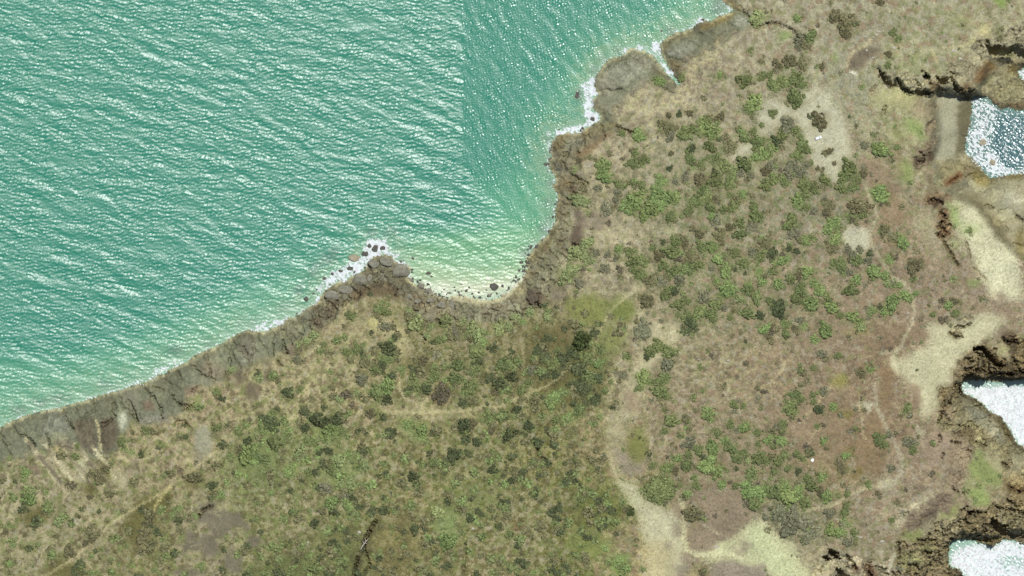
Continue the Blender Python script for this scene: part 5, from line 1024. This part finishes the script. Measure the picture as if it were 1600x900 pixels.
# undergrowth: dense low clumps where the ground is green or brushy
nC = 30000
ux = RNG.uniform(-70, 1670, nC * 4); uy = RNG.uniform(-70, 970, nC * 4)
ui = np.clip(((ux - X0) / DX).astype(int), 0, NX - 1); uj = np.clip(((uy - Y0) / DX).astype(int), 0, NY - 1)
pv = np.clip(VEG[uj, ui], 0, 1) ** 1.5 * ((CLS[uj, ui] == 0) | (CLS[uj, ui] == 2)) * (~water[uj, ui]) * (dW[uj, ui] > 8)
patch = noise(30, 2.0, 81); pn = patch[uj, ui]; okk = RNG.uniform(0, 1, nC * 4) < pv * np.where((ux < 980) & (uy > 480), .40, .5) * ss(pn, -.7, 1.0)
gcol = RGB[uj, ui]
for x, y, gc in zip(ux[okk], uy[okk], gcol[okk]):
    g_ = gc[1] - gc[0]; v = random.random()
    cl = ('bright' if v < .35 else 'mid' if v < .9 else 'olive') if g_ > 4 else ('mid' if v < .4 else 'olive' if v < .92 else 'dark') if g_ > -7 else ('olive' if v < .4 else 'brown' if v < .65 else 'grey' if v < .9 else 'mid')
    if gc.mean() < 98: cl = 'dark' if v < .45 else 'mid' if v < .7 else 'olive'
    rr = random.choice((1.6, 2.0, 2.4, 3.0, 3.8, 5.2)) if not (x < 980 and y > 480) else random.choice((2.2, 2.8, 3.6, 4.6, 6.0, 7.5))
    if x < 370 and y > 600 and g_ < -6 and random.random() < .82: continue
    byc.setdefault(cl, []).append((x, y, hgt(x, y), rr * S * 1.2, .75, random.randrange(NPROTO), 14 + int(rr * 6)))
LBL = {'mid': 'mid green', 'bright': 'bright green', 'dark': 'dark green', 'olive': 'olive', 'grey': 'grey green', 'yellow': 'yellow green', 'black': 'blackish', 'brown': 'dry brown'}
for cl, ent in byc.items():
    small = [e for e in ent if e[6] == 400]; tiny = [e for e in ent if e[6] != 400]
    o = merged_quads('undergrowth', small, LM[cl], 1.0)
    if o: o['label'] = 'scatter of small %s bushes between the shrubs' % LBL[cl]; o['category'] = 'undergrowth'
    o = merged_quads('undergrowth', tiny, LM[cl], 2.3)
    if o: o['label'] = 'low %s ground scrub spread over the headland' % LBL[cl]; o['category'] = 'undergrowth'

# ------------------------------------------------------------------ boulders
def boulder_mesh(seed):
    bm = bmesh.new(); bmesh.ops.create_icosphere(bm, subdivisions=3, radius=1); r = random.Random(seed)
    cuts = [Vector((r.gauss(0, 1), r.gauss(0, 1), r.gauss(0, .8))).normalized() for _ in range(12)]; dep = [r.uniform(.5, .9) for _ in cuts]
    for v in bm.verts:
        for c, d in zip(cuts, dep):
            q = v.co.dot(c)
            if q > d: v.co -= c * (q - d) * .85
        v.co *= 1 + .05 * math.sin(5 * v.co.x + seed) * math.cos(4 * v.co.y - seed)
    me = bpy.data.meshes.new('boulder'); bm.to_mesh(me); bm.free(); 
    for p in me.polygons: p.use_smooth = True
    return me
_bm = bmesh.new(); bmesh.ops.create_icosphere(_bm, subdivisions=1, radius=1); _r = random.Random(3)
for v in _bm.verts: v.co *= _r.uniform(.75, 1.1)
BPROTO_S = ([tuple(v.co) for v in _bm.verts], [[v.index for v in f.verts] for f in _bm.faces]); _bm.free()
def plain_rock(nm, c1, c2, rough=.85):
    m, n, b, L = new_mat(nm); t = n.nodes.new('ShaderNodeTexNoise'); t.inputs['Scale'].default_value = 2.2; t.inputs['Detail'].default_value = 6
    cr = n.nodes.new('ShaderNodeValToRGB'); cr.color_ramp.elements[0].position = .35; cr.color_ramp.elements[1].position = .7
    cr.color_ramp.elements[0].color = (*c1, 1); cr.color_ramp.elements[1].color = (*c2, 1)
    tc = n.nodes.new('ShaderNodeTexCoord'); L.new(tc.outputs['Object'], t.inputs['Vector'])
    L.new(t.outputs['Fac'], cr.inputs[0]); L.new(cr.outputs[0], b.inputs['Base Color']); b.inputs['Roughness'].default_value = rough
    bp_ = n.nodes.new('ShaderNodeBump'); bp_.inputs['Strength'].default_value = .5; L.new(t.outputs['Fac'], bp_.inputs['Height']); L.new(bp_.outputs[0], b.inputs['Normal'])
    return m
BM = {'g': plain_rock('boulder_grey', (.115, .108, .074), (.20, .188, .135)), 'd': plain_rock('boulder_dark', (.045, .042, .032), (.09, .085, .065)), 't': plain_rock('boulder_tan', (.20, .175, .11), (.30, .265, .18)), 'w': plain_rock('stone_white', (.70, .69, .64), (.82, .81, .77)), 'p': plain_rock('stone_pale', (.26, .235, .18), (.38, .35, .28))}
BW = {'g': 'grey', 'd': 'dark wet', 't': 'tan', 'w': 'white', 'p': 'pale'}
BPROTO = {}
BOULD = """
627 424 14 11 g 604 408 10 9 g 584 411 9 8 g 563 438 14 12 g 600 432 10 8 g 578 436 8 9 g 519 462 12 8 g 540 452 11 8 g 553 402 9 7 t 570 397 7 5 d 586 388 6 6 d 577 384 4 4 d 598 388 5 4 d 547 419 5 4 d 532 423 4 3 d 519 428 3 3 d 507 435 4 2.5 d 478 467 4.5 4.5 d 490 459 2 2 d 495 452 2 2 d
641 437 5 4 g 658 447 7 6 g 669 455 8 5 g 669 427 5 3 d 674 432 2.5 2 d 680 460 3 4 g 688 463 3.5 3 d 720 444 3.5 1.5 d 729 454 2.5 2.5 d 733 449 2 2 d 738 459 2 2 d 710 449 1.6 1.6 d 772 447 7 7 d 785 447 3 3.5 d 795 450 2.5 3 d 741 465 3 2 d 750 465 3 2.5 d 748 457 2 2 d 760 453 2 1.5 d 765 462 4 3 g 803 438 3 2 d 811 436 3 2 d 818 424 3 3 d 824 415 3 2 d 652 470 6 4 g 640 464 6 5 g 690 476 8 5 g 706 476 5 11 g 672 470 6 4 g 787 462 4 3 t 725 467 3 2.5 t 734 470 3 2 t
902 148 4 6 d 910 200 3 2.5 d 926 186 4 4 d 1034 48 2 2 d 1098 30 3 2.5 d 848 376 3 3 d 838 385 3.5 3 d 826 398 4 3 d 815 410 3 3 d 860 248 4 3 d 854 256 5 3 d 1551 254 6 6 t 1536 222 7 5 t
1487 80 4 2.5 p 1498 93 4 2.5 p 1372 50 3 2 p 1368 55 3 2 p 1360 49 2 1.5 p 1351 58 2.2 1.5 p 1363 59 2 1.5 p 1353 80 2 2 p 1363 91 2.2 2 p 1395 75 3 3 p 1383 138 4 2 p 1531 508 2 2 p 1248 660 2 1.6 p 1137 563 3 1.5 p 1091 561 2 1.4 p 1118 853 4 2.5 p 562 831 3.5 3 p 482 845 2 2 p 739 825 3 2.5 p 1377 845 4 2 p 1343 838 2.5 2 p 1417 489 2.5 1.6 p 558 576 2 2 p 1268 718 2.8 2.6 w
"""
tk = BOULD.split(); bl = [(float(tk[i]), float(tk[i + 1]), float(tk[i + 2]), float(tk[i + 3]), tk[i + 4]) for i in range(0, len(tk), 5)]
bit = [(x, y, ('large' if max(a, b2) >= 8 else 'small' if max(a, b2) < 3.2 else 'mid-sized', k)) for x, y, a, b2, k in bl]
blab = unique_labels(bit, lambda kx: '%s %s boulder' % (kx[0], BW[kx[1]]), USED)
for i, (x, y, a, b2, k) in enumerate(bl):
    key = (k, i % 6)
    if key not in BPROTO: me = boulder_mesh(50 + i % 6); me.materials.append(BM[k]); BPROTO[key] = me
    o = bpy.data.objects.new('boulder' if k != 'w' else 'stone', BPROTO[key]); COL.objects.link(o)
    z = max(hgt(x, y), -.2); rz = min(a, b2) * S
    o.location = (wx(x), wy(y), z + rz * .05); o.scale = (a * S * 1.08, b2 * S * 1.08, rz * .62); o.rotation_euler = (0, 0, random.uniform(-.25, .25))
    o['label'] = blab[i] if k != 'w' else 'small bright white stone lying in brown heath below a dark bush'; o['category'] = 'boulder' if k != 'w' else 'stone'
    if k != 'w': o['group'] = 'pale stones lying on the turf' if k == 'p' else 'boulders along the shore'

# small stones strewn along the shore: too many to count, one mass
vs_, fs_ = [], []
cand = np.argwhere(((dS < 6) & (CLS == 1) & (PX > 640) & (PX < 860) & (PY > 380)) | ((dL < 9) & main_sea & (PX > 650) & (PX < 850) & (PY > 400)) | ((dL < 4) & main_sea & (PX > 460) & (PX < 640) & (PY > 380)) | ((dL < 5) & main_sea & (PX > 850) & (PX < 930) & (PY > 200)))
for j_, i_ in cand[RNG.permutation(len(cand))[:260]]:
    x, y = PX[j_, i_], PY[j_, i_]; k0 = len(vs_); rr = .3 + 1.1 * RNG.uniform(0, 1) ** 2.4; me = BPROTO_S
    M_ = Matrix.Translation((wx(x), wy(y), max(H[j_, i_], -.15) + .1)) @ Matrix.Rotation(RNG.uniform(0, 6.28), 4, 'Z') @ Matrix.Diagonal((rr, rr * RNG.uniform(.6, 1), rr * .6, 1))
    for v_ in me[0]: vs_.append(tuple(M_ @ Vector(v_)))
    fs_ += [tuple(k0 + q for q in f) for f in me[1]]
me = bpy.data.meshes.new('pebbles'); me.from_pydata(vs_, [], fs_); me.update(); me.materials.append(BM['d'])
o = bpy.data.objects.new('pebbles', me); COL.objects.link(o); o['kind'] = 'stuff'; o['label'] = 'dark stones strewn along the water line'; o['category'] = 'stones'

# ------------------------------------------------------------------ bleached fallen tree in the gully
e = bpy.data.objects.new('fallen_tree', None); COL.objects.link(e); e.location = (wx(571), wy(848), hgt(566, 850) + 1.2)
e['label'] = 'bleached fallen tree with bare forked limbs lying across the dark gully'; e['category'] = 'dead tree'
m, n, b, L = new_mat('bleached_wood'); b.inputs['Roughness'].default_value = .8
t = n.nodes.new('ShaderNodeTexNoise'); t.inputs['Scale'].default_value = 3; cr = n.nodes.new('ShaderNodeValToRGB'); cr.color_ramp.elements[0].color = (.22, .20, .16, 1); cr.color_ramp.elements[1].color = (.42, .39, .33, 1); L.new(t.outputs['Fac'], cr.inputs[0]); L.new(cr.outputs[0], b.inputs['Base Color'])
def limb(nm, p, r0, r1):
    bm = bmesh.new(); prev = None; ns = 7
    for q, P_ in enumerate(p):
        r_ = r0 + (r1 - r0) * q / (len(p) - 1); ring = []
        d = (Vector(p[min(q + 1, len(p) - 1)]) - Vector(p[max(q - 1, 0)])).normalized(); u = d.cross(Vector((0, 0, 1))).normalized(); v_ = u.cross(d)
        for s_ in range(ns): ring.append(bm.verts.new(Vector(P_) + u * r_ * math.cos(6.283 * s_ / ns) + v_ * r_ * math.sin(6.283 * s_ / ns)))
        if prev:
            for s_ in range(ns): bm.faces.new((prev[s_], prev[(s_ + 1) % ns], ring[(s_ + 1) % ns], ring[s_]))
        prev = ring
    me = bpy.data.meshes.new(nm); bm.to_mesh(me); bm.free(); me.materials.append(m)
    o_ = bpy.data.objects.new(nm, me); COL.objects.link(o_); o_.parent = e
limb('trunk', [(-3.4, -4.2, 0), (-1.6, -1.6, .5), (.2, .8, .7), (2.6, 3.6, 1.1)], .5, .22)
limb('branch', [(-.6, -.2, .6), (-1.6, 1.2, .9), (-1.9, 2.6, 1.0)], .3, .12); limb('branch', [(.6, 1.3, .8), (.4, 2.8, 1.1), (-.4, 4.0, 1.1)], .28, .1)
limb('branch', [(-2.2, -2.6, .4), (-3.6, -1.8, .6), (-4.6, -2.6, .5)], .28, .1); limb('branch', [(0, .4, .7), (1.4, -.2, .8), (2.2, -1.4, .6)], .24, .1)

# ------------------------------------------------------------------ the parked car
car = bpy.data.objects.new('parked_car', None); COL.objects.link(car)
car.location = (wx(1277.5), wy(216), hgt(1277, 216) + .05); car.rotation_euler = (0, 0, math.radians(22))
car.scale = (1.04, 1.1, 1.0); car['label'] = 'white parked car standing alone on the pale sandy clearing'; car['category'] = 'car'
def pm(nm, c, ro, me_=0):
    m_, n_, b_, L_ = new_mat(nm); t_ = n_.nodes.new('ShaderNodeTexNoise'); t_.inputs['Scale'].default_value = 6
    mr_ = n_.nodes.new('ShaderNodeMapRange'); mr_.inputs[3].default_value = .92; mr_.inputs[4].default_value = 1.06; L_.new(t_.outputs['Fac'], mr_.inputs[0])
    v_ = n_.nodes.new('ShaderNodeVectorMath'); v_.operation = 'SCALE'; v_.inputs[0].default_value = c; L_.new(mr_.outputs[0], v_.inputs['Scale']); L_.new(v_.outputs[0], b_.inputs['Base Color'])
    b_.inputs['Roughness'].default_value = ro; b_.inputs['Metallic'].default_value = me_; return m_
C_w, C_g, C_t, C_l = pm('car_white_paint', (.58, .60, .585), .4), pm('car_glass', (.05, .07, .075), .12), pm('tyre_rubber', (.03, .03, .03), .9), pm('lamp_lens', (.6, .6, .56), .15)
def loft(nm, secs, mat_, parent, cap=True):
    """secs: list of rings of points"""
    bm = bmesh.new(); rings = [[bm.verts.new(p) for p in s_] for s_ in secs]; k_ = len(rings[0])
    for r0, r1 in zip(rings[:-1], rings[1:]):
        for q in range(k_): bm.faces.new((r0[q], r0[(q + 1) % k_], r1[(q + 1) % k_], r1[q]))
    if cap: bm.faces.new(rings[0][::-1]); bm.faces.new(rings[-1])
    bmesh.ops.recalc_face_normals(bm, faces=bm.faces)
    bmesh.ops.bevel(bm, geom=[e_ for e_ in bm.edges], offset=.03, segments=1, affect='EDGES')
    me = bpy.data.meshes.new(nm); bm.to_mesh(me); bm.free(); me.materials.append(mat_)
    o_ = bpy.data.objects.new(nm, me); COL.objects.link(o_); o_.parent = parent; return o_
def sec(x, hw, z0, z1, tuck=.06): return [(x, -hw, z0), (x, -hw - .0, (z0 + z1) / 2), (x, -hw + tuck, z1), (x, hw - tuck, z1), (x, hw, (z0 + z1) / 2), (x, hw, z0)]
body = loft('body', [sec(-2.2, .80, .35, .95), sec(-2.0, .90, .28, 1.02), sec(-.9, .92, .25, 1.05), sec(.9, .92, .25, 1.02), sec(1.75, .88, .27, .90), sec(2.2, .76, .35, .72)], C_w, car)
loft('cabin', [sec(-1.95, .74, 1.0, 1.10, .05), sec(-1.55, .76, 1.0, 1.52, .14), sec(.55, .76, 1.0, 1.55, .14), sec(1.05, .74, .98, 1.08, .05)], C_g, car)
loft('roof', [[(-1.72, -.66, 1.535), (-1.72, .66, 1.535), (-1.72, .66, 1.60), (-1.72, -.66, 1.60)], [(.62, -.66, 1.56), (.62, .66, 1.56), (.62, .66, 1.63), (.62, -.66, 1.63)]], C_w, car)
for sx in (-1.35, 1.35):
    for sy in (-1, 1):
        bm = bmesh.new(); bmesh.ops.create_cone(bm, segments=20, radius1=.33, radius2=.33, depth=.22, cap_ends=True, matrix=Matrix.Translation((sx, sy * .84, .33)) @ Matrix.Rotation(math.pi / 2, 4, 'X'))
        bmesh.ops.bevel(bm, geom=bm.edges[:], offset=.03, segments=1, affect='EDGES')
        me = bpy.data.meshes.new('wheel'); bm.to_mesh(me); bm.free(); me.materials.append(C_t); o = bpy.data.objects.new('wheel', me); COL.objects.link(o); o.parent = car
for sy in (-1, 1):
    loft('headlight', [[(2.05, sy * .58 - .16, .62), (2.05, sy * .58 + .16, .62), (2.05, sy * .58 + .16, .80), (2.05, sy * .58 - .16, .80)], [(2.22, sy * .55 - .14, .60), (2.22, sy * .55 + .14, .60), (2.22, sy * .55 + .14, .74), (2.22, sy * .55 - .14, .74)]], C_l, car)
    loft('mirror', [[(.72, sy * .98 - .08, 1.0), (.72, sy * .98 + .08, 1.0), (.72, sy * .98 + .08, 1.14), (.72, sy * .98 - .08, 1.14)], [(.84, sy * .98 - .06, 1.0), (.84, sy * .98 + .06, 1.0), (.84, sy * .98 + .06, 1.12), (.84, sy * .98 - .06, 1.12)]], C_w, car)
